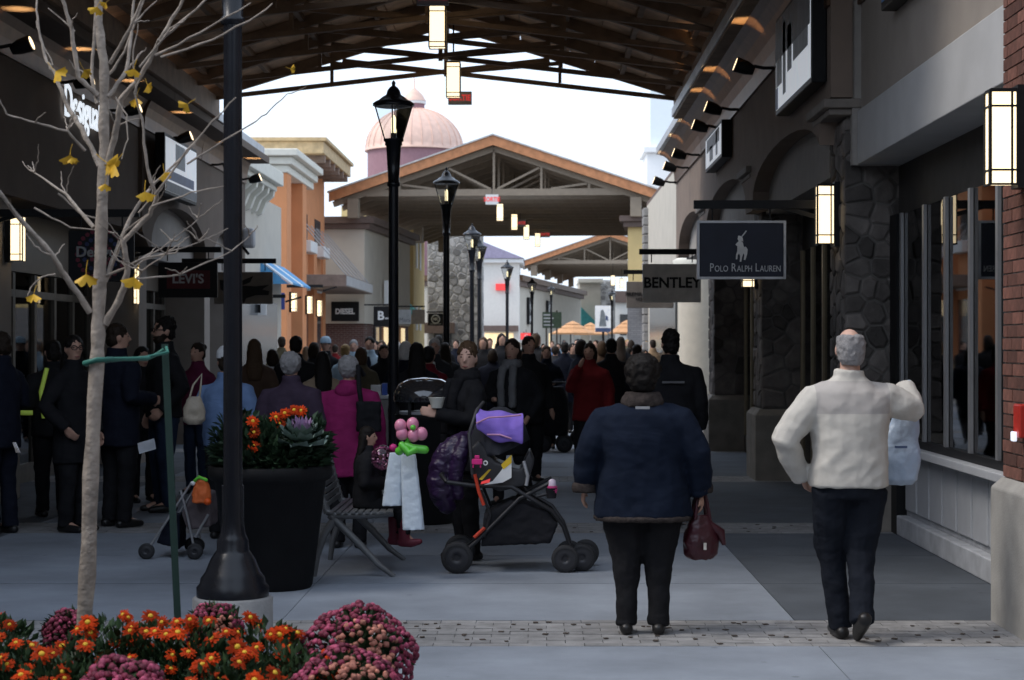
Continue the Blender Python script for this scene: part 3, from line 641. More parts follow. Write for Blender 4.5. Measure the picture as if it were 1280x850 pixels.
# buildings past the bend
eb = empty('shop_building', (0, 125, 0), 0, 'cream shop row with brown cornice and black round plaques past the white building', 'building', world=True)
B = R(8)
rot_box(MB(), -1.37, 112, 0, 5.2, -10, 34, B).build('wall', creamw, eb, fix=True)
rot_box(MB(), -1.15, 111.8, 5.205, 5.5, -10.2, 34.4, B).build('cornice', brownc, eb, fix=True)
rot_box(MB(), -.95, 111.6, 5.505, 5.85, -10.4, 34.8, B).build('cornice', copper, eb, fix=True)
for t in (3, 9, 15, 21, 27):
    x, y = -1.33+math.sin(B)*t, 112+math.cos(B)*t
    MB().box(x-.04, x+.04, y, y+4, .2, 2.4).build('shop_window', dkglass if t != 15 else lit_in, eb)
for k, t in enumerate((5, 14)):
    x, y = -1.3+math.sin(B)*t, 112+math.cos(B)*t
    pl = empty('wall_plaque', (x, y, 3.4), -B, ('nearer' if k == 0 else 'farther')+' black plaque with white ring on the cream shop row', 'sign', 'black plaques on the cream shop row')
    MB().box(-.03, .12, -.6, .6, -.5, 1.2).build('board', black, pl)
    MB().tube([(.13, .33*math.cos(q), .6+.33*math.sin(q)) for q in [2*math.pi*i/16 for i in range(17)]], .05, 5).build('ring', white, pl)
    MB().box(.12, .135, -.35, .35, -.35, .05).build('caption_panel', white, pl)
far2 = empty('shop_building', (4, 150, 0), 0, 'far cream house with teal awning at the end of the street', 'building', world=True)
MB().box(3.3, 5.0, 148, 156, 0, 6.6).build('wall', creamw, far2); MB().box(3.2, 5.2, 147.8, 156, 6.6, 6.9).build('cornice', cream, far2)
MB().prism([(3.4, 4.6), (4.8, 3.2), (4.8, 3.1), (3.4, 3.1)], 'y', 146.5, 147.9).build('awning', _M['teal_cloth'], far2)
st2 = empty('stone_tower', (5.5, 152, 0), 0, 'small far stone tower at the end of the street', 'tower', world=True)
MB().box(4.75, 6.3, 151, 155, 0, 6.9).build('wall', _M['tower_mortar'], st2)
stones(st2, stone_far, (4.75, 151, .1), (1, 0, 0), (0, 0, 1), (0, -1, 0), 1.55, 6.7, 60, 9, .05, .04, 'stone_face')
far3 = empty('shop_building', (8, 160, 0), 0, 'far white house closing the street on the right', 'building', world=True)
MB().box(6.6, 14, 158, 166, 0, 5.2).build('wall', _M['white_stucco'], far3); MB().box(6.4, 14, 157.7, 166, 5.2, 6.2).build('roof', brownc, far3)
for x in (7, 8.4): MB().box(x, x+.9, 157.93, 158.02, 2.4, 4.2).build('window', dkglass, far3)
far4 = empty('shop_building', (9, 190, 0), 0, 'farthest pale building low behind the patio umbrellas', 'building', world=True)
MB().box(-8, 26, 190, 196, 0, 5.0).build('wall', greyw, far4); MB().box(-8, 26, 189.6, 196, 5.0, 5.4).build('cornice', brownc, far4)

# ---------------------------------------------------------------- wall lanterns, pendants, exit signs, floodlights
def lantern_mesh(h=.53, w_=.15, d_=.14):
    fr = MB(); t = .012
    for x in (-w_/2, w_/2-.03, w_/2): fr.box(x-t/2, x+t/2, -d_/2-.004, -d_/2+t, 0, h)
    for y in (-d_/2+.03, d_/2): fr.box(-w_/2-.006, -w_/2+t, y-t/2, y+t/2, 0, h)
    fr.box(w_/2-t, w_/2+.006, d_/2-t/2, d_/2+t/2, 0, h)
    for z in (0, .08, h-.09, h-.005):
        fr.box(-w_/2-.007, w_/2+.007, -d_/2-.007, -d_/2+.006, z-.005, z+.006); fr.box(-w_/2-.007, -w_/2+.006, -d_/2+.007, d_/2, z-.005, z+.006)
    fr.box(-w_/2, w_/2, -d_/2, d_/2, h, h+.01)
    gl = MB().box(-w_/2+.004, w_/2-.004, -d_/2+.004, d_/2-.004, .004, h-.004)
    return fr, gl
lf, lg = lantern_mesh(); lfm = lf.mesh('frame', black); lgm = lg.mesh('glass_box', lampglass)
lbm = MB().box(-.03, .03, -.075, .075, -.02, .56).mesh('back_plate', black)
def wall_lantern(label, X, D, Z, side, sc=1):     # side: +1 wall lies to the right
    o = empty('wall_lantern', (X, D, Z), 0, label, 'lamp', 'tall lit wall lanterns on the shop piers')
    o.scale = (sc,)*3
    link('frame', lfm, o); link('glass_box', lgm, o); link('back_plate', lbm, o, (side*.106, 0, 0)); return o
wall_lantern('large lit wall lantern on the red brick pier at the right edge', 2.62, 10.42, 2.55, 1)
wall_lantern('lit wall lantern on the stone pier beyond the grey fascia', 2.585, 16.6, 2.55, 1)
wall_lantern('lit wall lantern low behind the navy hanging sign', 2.585, 22.7, 2.35, 1)
wall_lantern('lit wall lantern at the far left edge beside the glass doors', -5.46, 19.3, 2.52, -1, .87)
wall_lantern('slim lit wall lantern seen edge on between the two dark left signs', -5.50, 25.18, 2.2, -1, .95).scale.x = .3
wall_lantern('nearest lit wall lantern on the orange building', -6.98, 52.6, 2.58, -1)
wall_lantern('middle lit wall lantern on the orange building', -6.98, 56.2, 2.58, -1)
wall_lantern('farthest lit wall lantern on the orange building', -7.30, 61.4, 2.58, -1)
pf = MB(); pg = MB().box(-.095, .095, -.095, .095, .01, .50)
for x in (-.1, .1):
    for y in (-.1, .1): pf.box(x-.008, x+.008, y-.008, y+.008, 0, .52)
for z in (.0, .06, .44, .51):
    for s2 in (-1, 1): pf.box(-.108, .108, s2*.1-.006, s2*.1+.006, z-.006, z+.006); pf.box(s2*.1-.006, s2*.1+.006, -.094, .094, z-.006, z+.006)
pf.box(-.1, .1, -.1, .1, .507, .53)
pfm, pgm = pf.mesh('frame', bronze), pg.mesh('glass_box', lampglass)
def pendant(label, X, D, Z, top, sc=1):
    o = empty('pendant_lantern', (X, D, Z), 0, label, 'lamp', 'lit pendant lanterns under the canopies')
    f_ = link('frame', pfm, o, scale=(sc,)*3); link('glass_box', pgm, o, scale=(sc,)*3)
    MB().tube([(0, 0, .52*sc), (0, 0, top-Z)], .014, 6).build('rod', black, o)
pendant('nearest lit pendant lantern under the near canopy', -1.25, 22.8, 5.32, 6.5)
pendant('second lit pendant lantern under the near canopy, above the exit sign', -1.26, 27.3, 5.31, 6.5)
for i, (px, D) in enumerate(((625, 68), (643, 73.4), (658, 80), (672, 86))):
    pendant(['first', 'second', 'third', 'fourth'][i]+' lit pendant lantern from the left under the large middle canopy', gx(px, D), D, 6.2, 8.4, 1.22)
for i, (px, D) in enumerate(((766, 124), (777, 130))): pendant(('left' if i == 0 else 'right')+' tiny lit pendant lantern under the farthest canopy', gx(px, D), D, 5.6, 8.4, 1.3)
def exit_sign(label, X, D, Z, lit=False, w_=.36, h_=.2, up=.5):
    o = empty('exit_sign', (X, D, Z), 0, label, 'exit sign', 'exit signs hung from the canopies')
    MB().box(-w_/2, w_/2, -.03, .03, 0, h_).build('housing', white if lit else signgrey, o, .006)
    text('lettering', 'SORTIE', h_*.62, redsign, o, (0, -.033, h_*.5), sx=.82, bold=.004)
    MB().tube([(0, 0, h_), (0, 0, h_+up)], .012, 6).build('rod', black, o)
exit_sign('grey exit sign with red letters below the second pendant lantern', gx(575, 28), 28, 5.29, up=.55)
exit_sign('grey exit sign with red letters at the top edge of the photo', gx(541, 20.6), 20.6, 5.44, up=.6)
exit_sign('white exit sign on the front of the large middle canopy', gx(615, 65.6), 65.6, 6.62, True, .46, .36, .3)
exit_sign('small red lettered exit sign under the large middle canopy beside the second pendant', gx(650, 76), 76, 6.5, w_=.5, h_=.28, up=.4)
exit_sign('small red lettered exit sign under the far end of the large middle canopy', gx(681, 88), 88, 6.75, w_=.5, h_=.28, up=.3)
fl_arm = MB().tube([(.08, 0, 0), (.2, 0, 0), (.30, 0, .02)], .02, 6).mesh('arm', black)
fl_head = MB().tube([(.30, 0, -.03), (.38, 0, .0), (.50, 0, .04)], [.05, .075, .085], 10).mesh('head', black)
fl_lens = MB().tube([(.502, 0, .0405), (.506, 0, .042)], [.07, .07], 10).mesh('lens', M('flood_lens', (1, .75, .45), .4, bump=0, emit=1.5))
def flood(label, X, D, side):                      # side=-1: on right wall pointing left
    o = empty('floodlight', (X, D, 4.62), 0 if side > 0 else math.pi, label, 'floodlight', 'arm floodlights under the eaves')
    link('arm', fl_arm, o); link('head', fl_head, o); link('lens', fl_lens, o)
    l = bpy.data.lights.new('flood_lamp', 'SPOT'); l.energy = 9; l.color = (1, .62, .28); l.spot_size = R(75); l.spot_blend = .6; l.shadow_soft_size = .04
    lo = bpy.data.objects.new('flood_lamp', l); COL.objects.link(lo); lo.parent = o; lo.location = (.40, 0, .13)
    lo.rotation_euler = Vector((.1, 0, -1)).to_track_quat('Z', 'Y').to_euler()
NUM = ['nearest', 'second nearest', 'third nearest', 'third farthest', 'second farthest', 'farthest']
for i, d in enumerate((19.8, 23.3, 25.2, 28.9, 31, 33.8)): flood(NUM[i]+' black arm floodlight under the right eaves', 2.62, d, -1)
for i, d in enumerate((18.4, 20.9, 23.4, 26.6, 30.5, 33.2)): flood(NUM[i]+' black arm floodlight under the left eaves', -5.57 if d < 25 else -5.52, d, 1)

# ---------------------------------------------------------------- posters
def poster(label, X, d0, d1, z0, z1, side, art):
    o = empty('wall_poster', (X, d0, z0), 0, label, 'poster', world=True); t = .135
    MB().box(min(X, X+side*t), max(X, X+side*t), d0, d1, z0, z1).build('frame', black, o, .01)
    a = X-side*.006
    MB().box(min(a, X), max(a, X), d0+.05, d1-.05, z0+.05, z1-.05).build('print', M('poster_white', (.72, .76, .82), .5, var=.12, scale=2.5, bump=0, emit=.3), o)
    b = X-side*.012
    for (u0, u1, v0, v1, m_) in art:
        MB().box(min(a-side*.001, b), max(a-side*.001, b), d0+.05+(d1-d0-.1)*u0, d0+.05+(d1-d0-.1)*u1, z0+.05+(z1-z0-.1)*v0, z0+.05+(z1-z0-.1)*v1).build('printed_shape', m_, o)
pd_ = M('print_dark', (.13, .14, .16), .5, bump=0); pg_ = M('print_grey', (.30, .33, .36), .5, bump=0); pb_ = M('print_blue', (.10, .14, .28), .5, bump=0)
art1 = [(0, 1, .55, 1, pd_), (.05, .45, .35, .548, pg_), (.5, .62, .30, .8, pg_), (.68, .76, .1, .9, pg_), (.80, .97, .25, .548, pg_), (.93, 1, 0, .24, pb_)]
poster('large framed poster of pale upright shapes high on the right wall', 2.42, 16.3, 18.75, 3.97, 4.95, 1, art1)
poster('smaller framed poster farther along under the right eaves', 2.42, 24.3, 26.6, 4.12, 4.62, 1, [(.1, .9, .5, .95, pd_), (.2, .3, .1, .9, pg_), (.5, .7, .1, .6, pg_)])
poster('white framed poster with blue lettering high on the left wall', -5.2, 25.6, 28.0, 3.75, 4.6, -1, [(0, 1, .0, .18, pd_), (.1, .9, .22, .4, pb_), (.3, .6, .5, .95, pg_)])

# ---------------------------------------------------------------- hanging blade signs
def blade(label, X0, X1, D, z0, z1, board, side, frame=None, arm=True):
    o = empty('hanging_sign', ((X0+X1)/2, D, z0), 0, label, 'sign', world=True)
    MB().box(X0, X1, D-.025, D+.025, z0, z1).build('board', board, o, .006)
    if frame:
        t = .022
        for q in ((X0-t, X1+t, z1, z1+t), (X0-t, X1+t, z0-t, z0), (X0-t, X0, z0, z1), (X1, X1+t, z0, z1)): MB().box(q[0], q[1], D-.035, D+.035, q[2], q[3]).build('frame_bar', frame, o)
    xw = 2.56 if side > 0 else -5.5
    za = z1+.17
    MB().bar((X0-.05 if side > 0 else xw, D, za), (xw if side > 0 else X1+.05, D, za), .06, .075).bar((xw-side*.35, D, za-.02), (xw, D, za-.12), .03, .04).build('bracket_arm', black, o)
    for x in (X0+.12, X1-.12): MB().tube([(x, D, z1+.02), (x, D, za-.03)], .008, 5).build('hanger', black, o)
    return o
navy = M('sign_navy', (.010, .013, .026), .5, bump=0); silver = M('sign_silver', (.45, .45, .46), .4, .6, bump=0)
palet = M('sign_letter', (.5, .5, .5), .5, bump=0); horse = M('sign_horse', (.62, .60, .57), .6, bump=0)
D = 16.8
o = blade('navy sign with grey frame and polo rider hanging on the right', gx(874, D), gx(979, D), D, CH+84*D/F, CH+151*D/F, navy, 1, silver)
def word(o, parts, x, y, D, mat, h, gap=.0):
    for s__, k in parts:
        t = text('lettering', s__, h*k, mat, o, (x, D-.03, 0), align='LEFT', ext=.003, sx=.74)
        t.location.z = (CH-(y-CY)*D/F)-OFF[o.name].z - (1-k)*h*.34
        x += max(v.co.x for v in t.data.vertices)*.74+h*.05
word(o, [('P', 1), ('OLO', .74), (' R', 1), ('ALPH', .74), (' L', 1), ('AUREN', .74)], gx(886.5, D), 335, D, palet, .108)
def flat(o, pts, D, mat, name='emblem', y=None):
    MB().prism([(gx(px, D), CH-(py-CY)*D/F) for px, py in pts], 'y', D-.034, D-.028).build(name, mat, o, fix=True)
HX, HY, HS = 918.5, 288.0, 1.0
def pz(l): return [(800+x/6.537, 260+y/6.537) for x, y in l]
flat(o, pz([(790, 285), (815, 262), (838, 285), (845, 320), (862, 318), (876, 340), (872, 380), (858, 425), (845, 425), (850, 385), (842, 370), (832, 400), (824, 440), (812, 440), (816, 395), (808, 372), (795, 385), (792, 420), (780, 420), (783, 380), (792, 355), (793, 315), (778, 300)]), D, horse)
flat(o, pz([(800, 228), (818, 230), (836, 245), (840, 275), (820, 268), (805, 275), (795, 255)]), D, horse)
flat(o, pz([(830, 240), (855, 212), (870, 190), (862, 185), (846, 206), (824, 234)]), D, palet)
D = 25.5
o = blade('grey metal sign with black letters behind the navy sign', gx(803.5, D), gx(876, D), D, CH+52*D/F, CH+100*D/F, M('sign_grey_metal', (.55, .52, .48), .5, .1, bump=0), 1)
text('lettering', 'BENTLEY', .2, black, o, (gx(840, D), D-.03, CH+76*D/F), sx=.98, bold=.006)
D = 32.7
o = blade('taupe sign with small dark letters partly hidden behind the grey metal sign', gx(783, D), gx(842, D), D, CH+45*D/F, CH+78*D/F, M('sign_taupe', (.26, .225, .195), .6, bump=0), 1)
text('lettering', 'PREMIUM', .1, black, o, (gx(796, D), D-.03, CH+62*D/F)); text('lettering', 'NO.', .07, black, o, (gx(799, D), D-.03, CH+56*D/F))
D = 65.9
o = empty('wall_sign', (gx(815, D), D, 2.5), 0, 'black square sign with white letters on the grey brick base', 'sign', world=True)
MB().box(gx(803, D), gx(829, D), D, D+.1, CH+30*D/F, CH+51*D/F).build('board', black, o)
text('lettering', 'BC', .42, white, o, (gx(814, D), D-.01, CH+42*D/F)); MB().box(gx(809, D), gx(820, D), D-.015, D-.002, CH+33.5*D/F, CH+35*D/F).build('print_line', palet, o)
D = 18.2
o = blade('black round-patterned sign with grey letters behind the young tree', gx(86, D), gx(168, D), D, CH+78*D/F, CH+142*D/F, black, -1)
cxx, czz = gx(127, D), CH+112*D/F
for r_, m_, k in ((.235, M('ring_maroon', (.14, .015, .03), .6, bump=0), 26), (.17, M('ring_blue', (.02, .03, .09), .6, bump=0), 20), (.10, _M['ring_maroon'], 12)):
    mb = MB()
    for i in range(k):
        a = 2*math.pi*i/k; mb.lathe([(.022, D-.031), (.022, D-.0265)], 8, (0, 0, 0))
        for j in range(-32, 0):
            x, y, z = mb.v[j]; mb.v[j] = (cxx+r_*math.cos(a)+x, z, czz+r_*math.sin(a)+y)
    mb.build('dot_ring', m_, o, fix=True)
text('lettering', 'Desigual', .145, M('sign_letter_dim', (.26, .26, .25), .5, bump=0), o, (cxx, D-.034, czz+.02), sx=1.0, bold=.003)
D = 24.5
o = blade('black square sign with red field and grey letters behind the lamp post', gx(198, D), gx(272, D), D, CH+58*D/F, CH+102*D/F, black, -1)
MB().box(gx(209, D), gx(263, D), D-.029, D-.0255, CH+69*D/F, CH+92*D/F).build('red_field', M('sign_dark_red', (.10, .012, .015), .6, bump=0), o)
text('lettering', "LEVI'S", .17, palet, o, (gx(235.5, D), D-.031, CH+81*D/F), sx=1.0, bold=.004)
D = 28.4
o = blade('brown sign with black antlered moose shape right of the lamp post', gx(268, D), gx(341, D), D, CH+50*D/F, CH+90*D/F, M('sign_brown', (.20, .17, .14), .7, bump=0), -1)
flat(o, [(275, 350), (300, 352), (317, 345), (313, 353), (303, 357), (320, 358), (337, 356), (328, 362), (337, 364), (336, 369), (320, 369), (308, 373), (305, 380), (300, 370), (290, 378), (285, 366), (276, 362)], D, black)
D = 40
o = blade('white framed dark panel sign left of the orange pilaster', gx(316, D), gx(333, D), D, CH+36*D/F, CH+50*D/F, white, -1)
MB().box(gx(316.5, D), gx(326, D), D-.03, D-.0255, CH+39*D/F, CH+49.5*D/F).build('dark_panel', black, o)
D = 47
o = blade('navy blue sign with white emblem by the orange pilaster', gx(334, D), gx(356, D), D, CH+43*D/F, CH+64*D/F, M('sign_royal', (.02, .035, .16), .5, bump=0), -1)
MB().tube([(gx(341, D)+.09*math.cos(q), D-.03, CH+51*D/F+.09*math.sin(q)) for q in [2*math.pi*i/14 for i in range(15)]], .016, 5).build('emblem', white, o)
for i in range(2): MB().box(gx(340, D), gx(346, D), D-.03, D-.0255, CH+(60-i*4)*D/F, CH+(61-i*4)*D/F).build('print_line', palet, o)
D = 67.0
o = empty('wall_sign', (gx(431, D), D, 2.6), 0, 'black sign with wide white capitals on the dark brick base', 'sign', world=True)
MB().box(gx(414, D), gx(448.5, D), D, D+.12, CH+28.5*D/F, CH+53*D/F).build('board', black, o)
text('lettering', 'DIESEL', .27, white, o, (gx(431.2, D), D-.012, CH+40.5*D/F), sx=.88, bold=.012)
D = 64
o = empty('hanging_sign', (gx(478, D), D, 2.4), 0, 'black sign with a white letter B beside the tall lamp post', 'sign', world=True)
MB().box(gx(467, D), gx(489, D), D, D+.06, CH+22*D/F, CH+47*D/F).build('board', black, o)
MB().bar((gx(455, D), D+.03, CH+49*D/F), (gx(489, D), D+.03, CH+49*D/F), .05).build('bracket_arm', black, o)
text('lettering', 'B', .42, white, o, (gx(476, D), D-.012, CH+35*D/F), bold=.012); MB().box(gx(481.5, D), gx(486, D), D-.015, D-.002, CH+31*D/F, CH+33*D/F).build('print_line', palet, o)
D = 72
for i, (a, b, lab, bd, tx) in enumerate(((498, 514, 'pale grey sign with dark letters right of the tall lamp post', M('sign_pale', (.38, .39, .40), .6, bump=0), 'Mars'), (515, 531, 'taupe blank sign between the pale grey sign and the round monogram sign', _M['sign_taupe'], ''))):
    o = empty('hanging_sign', (gx((a+b)/2, D), D, 2), 0, lab, 'sign', world=True)
    MB().box(gx(a, D), gx(b, D), D, D+.06, CH+25*D/F, CH+43*D/F).build('board', bd, o); MB().bar((gx(a-3, D), D+.03, CH+47*D/F), (gx(b, D), D+.03, CH+47*D/F), .06).build('bracket_arm', black, o)
    if tx: text('lettering', tx, .22, pd_, o, (gx(506, D), D-.012, CH+30*D/F))
    D += 6
D = 92
o = empty('hanging_sign', (gx(545, D), D, 2), 0, 'black sign with round white monogram in front of the stone tower', 'sign', world=True)
MB().box(gx(535, D), gx(554, D), D, D+.08, CH+23*D/F, CH+38*D/F).build('board', black, o); MB().bar((gx(533, D), D+.04, CH+40*D/F), (gx(554, D), D+.04, CH+40*D/F), .07).build('bracket_arm', black, o)
MB().tube([(gx(544.5, D)+.2*math.cos(q), D-.01, CH+31*D/F+.2*math.sin(q)) for q in [2*math.pi*i/18 for i in range(19)]], .028, 5).build('ring', white, o)
text('lettering', 'MK', .2, white, o, (gx(544.5, D), D-.01, CH+31*D/F), sx=.85, bold=.008); text('lettering', 'MICHAEL KORS', .08, white, o, (gx(544.5, D), D-.01, CH+25*D/F))
# directory, banner, umbrellas
D = 100
o = empty('directory_sign', (gx(690, D), D, 0), 0, 'dark green directory sign on posts in the far crowd', 'sign', world=True)
MB().box(gx(678, D), gx(702, D), D, D+.1, CH+20*D/F, CH+40*D/F).build('board', M('sign_green', (.05, .075, .045), .6, bump=0), o)
for i in range(4): MB().box(gx(679.5, D), gx(692-i % 2*2, D), D-.012, D-.002, CH+(23+i*4.2)*D/F, CH+(24.6+i*4.2)*D/F).build('print_line', palet, o)
for px in (683, 696): MB().bar((gx(px, D), D+.05, 0), (gx(px, D), D+.05, CH+42*D/F), .09).build('post', bronze, o)
D = 96
o = empty('poster_stand', (gx(754, D), D, 0), 0, 'white upright banner with a figure in white in the far crowd', 'poster', world=True)
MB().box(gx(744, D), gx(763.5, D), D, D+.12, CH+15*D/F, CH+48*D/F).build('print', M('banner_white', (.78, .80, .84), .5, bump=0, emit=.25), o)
MB().box(gx(744.2, D), gx(763.3, D), D-.012, D-.002, CH+15*D/F, CH+20*D/F).build('caption_panel', pb_, o)
flat(o, [(751, 388), (754, 387), (756, 392), (757, 400), (758, 408), (749, 408), (750, 398)], D, pg_); flat(o, [(757, 394), (760, 396), (760, 401), (757, 400)], D, pb_)
MB().bar((gx(754, D), D+.06, 0), (gx(754, D), D+.06, CH+16*D/F), .12).build('post', black, o)
ucl = M('umbrella_cloth', (.62, .33, .16), .8, var=.1, bump=.05)
for i, (px, D, sc) in enumerate(((716, 104, 1), (738, 112, .9), (784, 100, .85))):
    o = empty('patio_umbrella', (gx(px, D), D, 0), 0, ['largest orange patio umbrella left of the white banner', 'smaller orange patio umbrella just left below the white banner', 'orange patio umbrella right of the white banner'][i], 'umbrella', 'orange patio umbrellas')
    MB().lathe([(1.15*sc, 2.2), (1.2*sc, 2.28), (.7*sc, 2.56)], 8, sm=False).build('canopy', ucl, o); MB().lathe([(.75*sc, 2.56), (.4*sc, 2.76)], 8, sm=False).lathe([(.45*sc, 2.77), (.05, 2.95)], 8, sm=False).build('top_tier', ucl, o)
    MB().tube([(0, 0, 0), (0, 0, 2.9)], .035, 6).build('pole', white, o)

# ---------------------------------------------------------------- street lamps
lp = [(.17, 0), (.17, .05), (.155, .07), (.15, .1), (.13, .13), (.105, .20), (.085, .235), (.075, .25), (.075, .30), (.066, .32), (.058, .34), (.052, .40), (.052, .6)]
def lamp_post(label, X, D, top, plinth=.28, sc=1, lit=.4, big=False):
    o = empty('street_lamp', (X, D, 0), 0, label, 'street lamp', 'black street lamps along the walkway')
    MB().lathe([(.217, 0), (.217, plinth-.01), (.205, plinth)], 28).build('plinth', M('plinth_concrete', (.30, .295, .29), .85, scale=6, bump=.4), o)
    zt = top-.62
    pr = [(r*1.15, plinth+.002+z*1.0) for r, z in lp] if big else [(r, plinth+.002+z) for r, z in lp]
    MB().lathe(pr, 28).build('base', postm, o)
    MB().lathe([(.052, plinth+.6), (.050, zt-.45)], 20).build('post', postm, o)
    MB().lathe([(.05, zt-.45), (.066, zt-.44), (.066, zt-.41), (.055, zt-.40), (.075, zt-.04), (.088, zt-.03), (.085, zt), (.10, zt+.01), (.10, zt+.03)], 20).build('neck', postm, o)
    fr = MB()
    for k in range(4):
        a = k*math.pi/2; c_, n_ = math.cos(a), math.sin(a)
        fr.tube([(.09*c_, .09*n_, zt+.03), (.185*c_, .185*n_, zt+.36)], .0075, 5)
    fr.lathe([(.185, zt+.355), (.19, zt+.36), (.185, zt+.372)], 24)
    fr.build('lantern_frame', postm, o)
    for k in range(4):
        a0, a1 = k*math.pi/2+.06, (k+1)*math.pi/2-.06
        v4 = [(.088*math.cos(a0), .088*math.sin(a0), zt+.035), (.088*math.cos(a1), .088*math.sin(a1), zt+.035), (.182*math.cos(a1), .182*math.sin(a1), zt+.352), (.182*math.cos(a0), .182*math.sin(a0), zt+.352)]
        MB().add(v4, [(0, 1, 2, 3)]).build('pane', clear, o)
    MB().lathe([(.21, zt+.365), (.21, zt+.385), (.175, zt+.41), (.15, zt+.42), (.115, zt+.45), (.075, zt+.475), (.062, zt+.52), (.04, zt+.55), (.018, zt+.565), (.018, zt+.585), (.022, zt+.595), (.005, zt+.62)], 24).build('cap', postm, o)
    MB().tube([(0, 0, zt+.03), (0, 0, zt+.09)], .03, 10).build('socket', postm, o)
    MB().tube([(0, 0, zt+.09), (0, 0, zt+.24), (0, 0, zt+.27)], [.022, .024, .01], 10).build('bulb', M('lamp_bulb', (1, .85, .5), .3, bump=0, emit=1.2), o)
lamp_post('large black street lamp post in the foreground, cut off by the top edge', gx(291, 10), 10, 4.45, .28, big=True)
lamp_post('tallest black street lamp in front of the pink dome', gx(492, 18.5), 18.5, 4.30)
lamp_post('black street lamp standing before the left half of the large middle canopy', gx(558, 28.8), 28.8, 4.42)
lamp_post('black street lamp in front of the stone tower, left of a close pair', gx(590, 40.7), 40.7, 4.32)
lamp_post('black street lamp right of the close pair before the stone tower', gx(599, 46.5), 46.5, 4.34)
lamp_post('black street lamp before the white building', gx(634, 58), 58, 4.30)
lamp_post('slim far street lamp beside the round plaques', gx(665, 73), 73, 4.30)
lamp_post('far street lamp above the directory sign', gx(689, 95), 95, 4.75)
lamp_post('far street lamp right beside the white banner', gx(765, 92), 92, 4.4)
# ---------------------------------------------------------------- people
def clouds(size):
    n = 'folds_%d' % int(size*1000)
    t = bpy.data.textures.get(n)
    if not t:
        t = bpy.data.textures.new(n, 'CLOUDS'); t.noise_scale = size; t.noise_depth = 2
    return t
def grow(o, vox, smooth=5, fold=0, fs=.1):
    m = o.modifiers.new('remesh', 'REMESH'); m.mode = 'VOXEL'; m.voxel_size = vox; m.use_smooth_shade = True
    if smooth:
        m = o.modifiers.new('smooth', 'SMOOTH'); m.iterations = smooth; m.factor = .5
    if fold:
        m = o.modifiers.new('folds', 'DISPLACE'); m.texture = clouds(fs); m.strength = fold; m.mid_level = .5; m.texture_coords = 'LOCAL'
    return o
def wrinkle(m, strength=.3, dist=.04, sc=3.6):
    t = m.node_tree; N = t.nodes; L = t.links; b = N['Principled BSDF']
    tc = N.new('ShaderNodeTexCoord'); mp = N.new('ShaderNodeMapping'); mp.inputs['Rotation'].default_value = (R(35), R(50), R(20)); mp.inputs['Scale'].default_value = (1, 1, 2.3)
    nz = N.new('ShaderNodeTexNoise'); nz.inputs['Scale'].default_value = sc; nz.inputs['Detail'].default_value = 2; nz.inputs['Distortion'].default_value = .8
    bp = N.new('ShaderNodeBump'); bp.inputs['Strength'].default_value = strength; bp.inputs['Distance'].default_value = dist
    L.new(tc.outputs['Object'], mp.inputs[0]); L.new(mp.outputs[0], nz.inputs['Vector']); L.new(nz.outputs[0], bp.inputs['Height'])
    if b.inputs['Normal'].links: L.new(b.inputs['Normal'].links[0].from_socket, bp.inputs['Normal'])
    L.new(bp.outputs[0], b.inputs['Normal']); return m
def cloth(name, col, rough=.85, bump=.35, bscale=140, var=.14, scale=9): return wrinkle(M('cloth_'+name, col, rough, 0, var, scale, bump, bscale, spec=.08, bdist=.004))
SK = M('skin', (.50, .29, .21), .55, var=.08, bump=.05, spec=.35); SK2 = M('skin_pale', (.58, .36, .28), .55, var=.08, bump=.05, spec=.35)
C = {
 'black': cloth('black', (.016, .016, .018)), 'char': cloth('charcoal', (.035, .036, .04)), 'navy': cloth('navy', (.011, .013, .022)), 'denim': cloth('denim', (.02, .03, .055)),
 'blue': cloth('blue_jean_jacket', (.009, .0135, .026), bscale=260), 'sky': cloth('light_blue', (.15, .23, .40)), 'paleblue': cloth('pale_blue', (.42, .55, .66)), 'mag': cloth('magenta', (.24, .02, .10)),
 'plum': cloth('plum', (.05, .035, .055)), 'plum2': cloth('deep_plum', (.11, .02, .05)), 'red': cloth('dark_red', (.16, .016, .018)), 'maroon': cloth('maroon', (.12, .012, .02)),
 'beige': cloth('beige', (.36, .27, .19)), 'olive': cloth('olive', (.10, .085, .055)), 'grey': cloth('grey', (.16, .16, .165)), 'white': cloth('white', (.62, .62, .62)), 'brown': cloth('brown', (.08, .05, .035)),
 'jean': cloth('jeans', (.013, .0155, .022)), 'shoe': M('shoe_leather', (.014, .013, .013), .4, bump=.1, spec=.4), 'hv': M('hi_vis', (.55, .75, .12), .5, bump=0, emit=.05), 'green': cloth('green', (.03, .09, .05)), 'tan': cloth('tan', (.30, .20, .12))}
H_ = {'black': M('hair_black', (.012, .010, .009), .5, scale=60, var=.15, bump=.5, bscale=160, spec=.12), 'dark': M('hair_dark', (.025, .017, .012), .5, scale=60, var=.15, bump=.5, bscale=160, spec=.12), 'brown': M('hair_brown', (.07, .042, .024), .5, scale=60, var=.15, bump=.5, bscale=160, spec=.12),
      'grey': M('hair_grey', (.27, .26, .26), .6, scale=50, var=.14, bump=.5, bscale=160, spec=.12), 'white': M('hair_white', (.60, .58, .56), .6, scale=50, var=.12, bump=.5, bscale=160, spec=.12), 'blonde': M('hair_blonde', (.42, .28, .13), .5, scale=60, var=.15, bump=.5, bscale=160, spec=.12)}
EYE = M('eye', (.05, .035, .03), .2, bump=0); LIP = M('lips', (.33, .12, .10), .5, bump=0); BROW = M('brow', (.12, .07, .05), .8, bump=0)
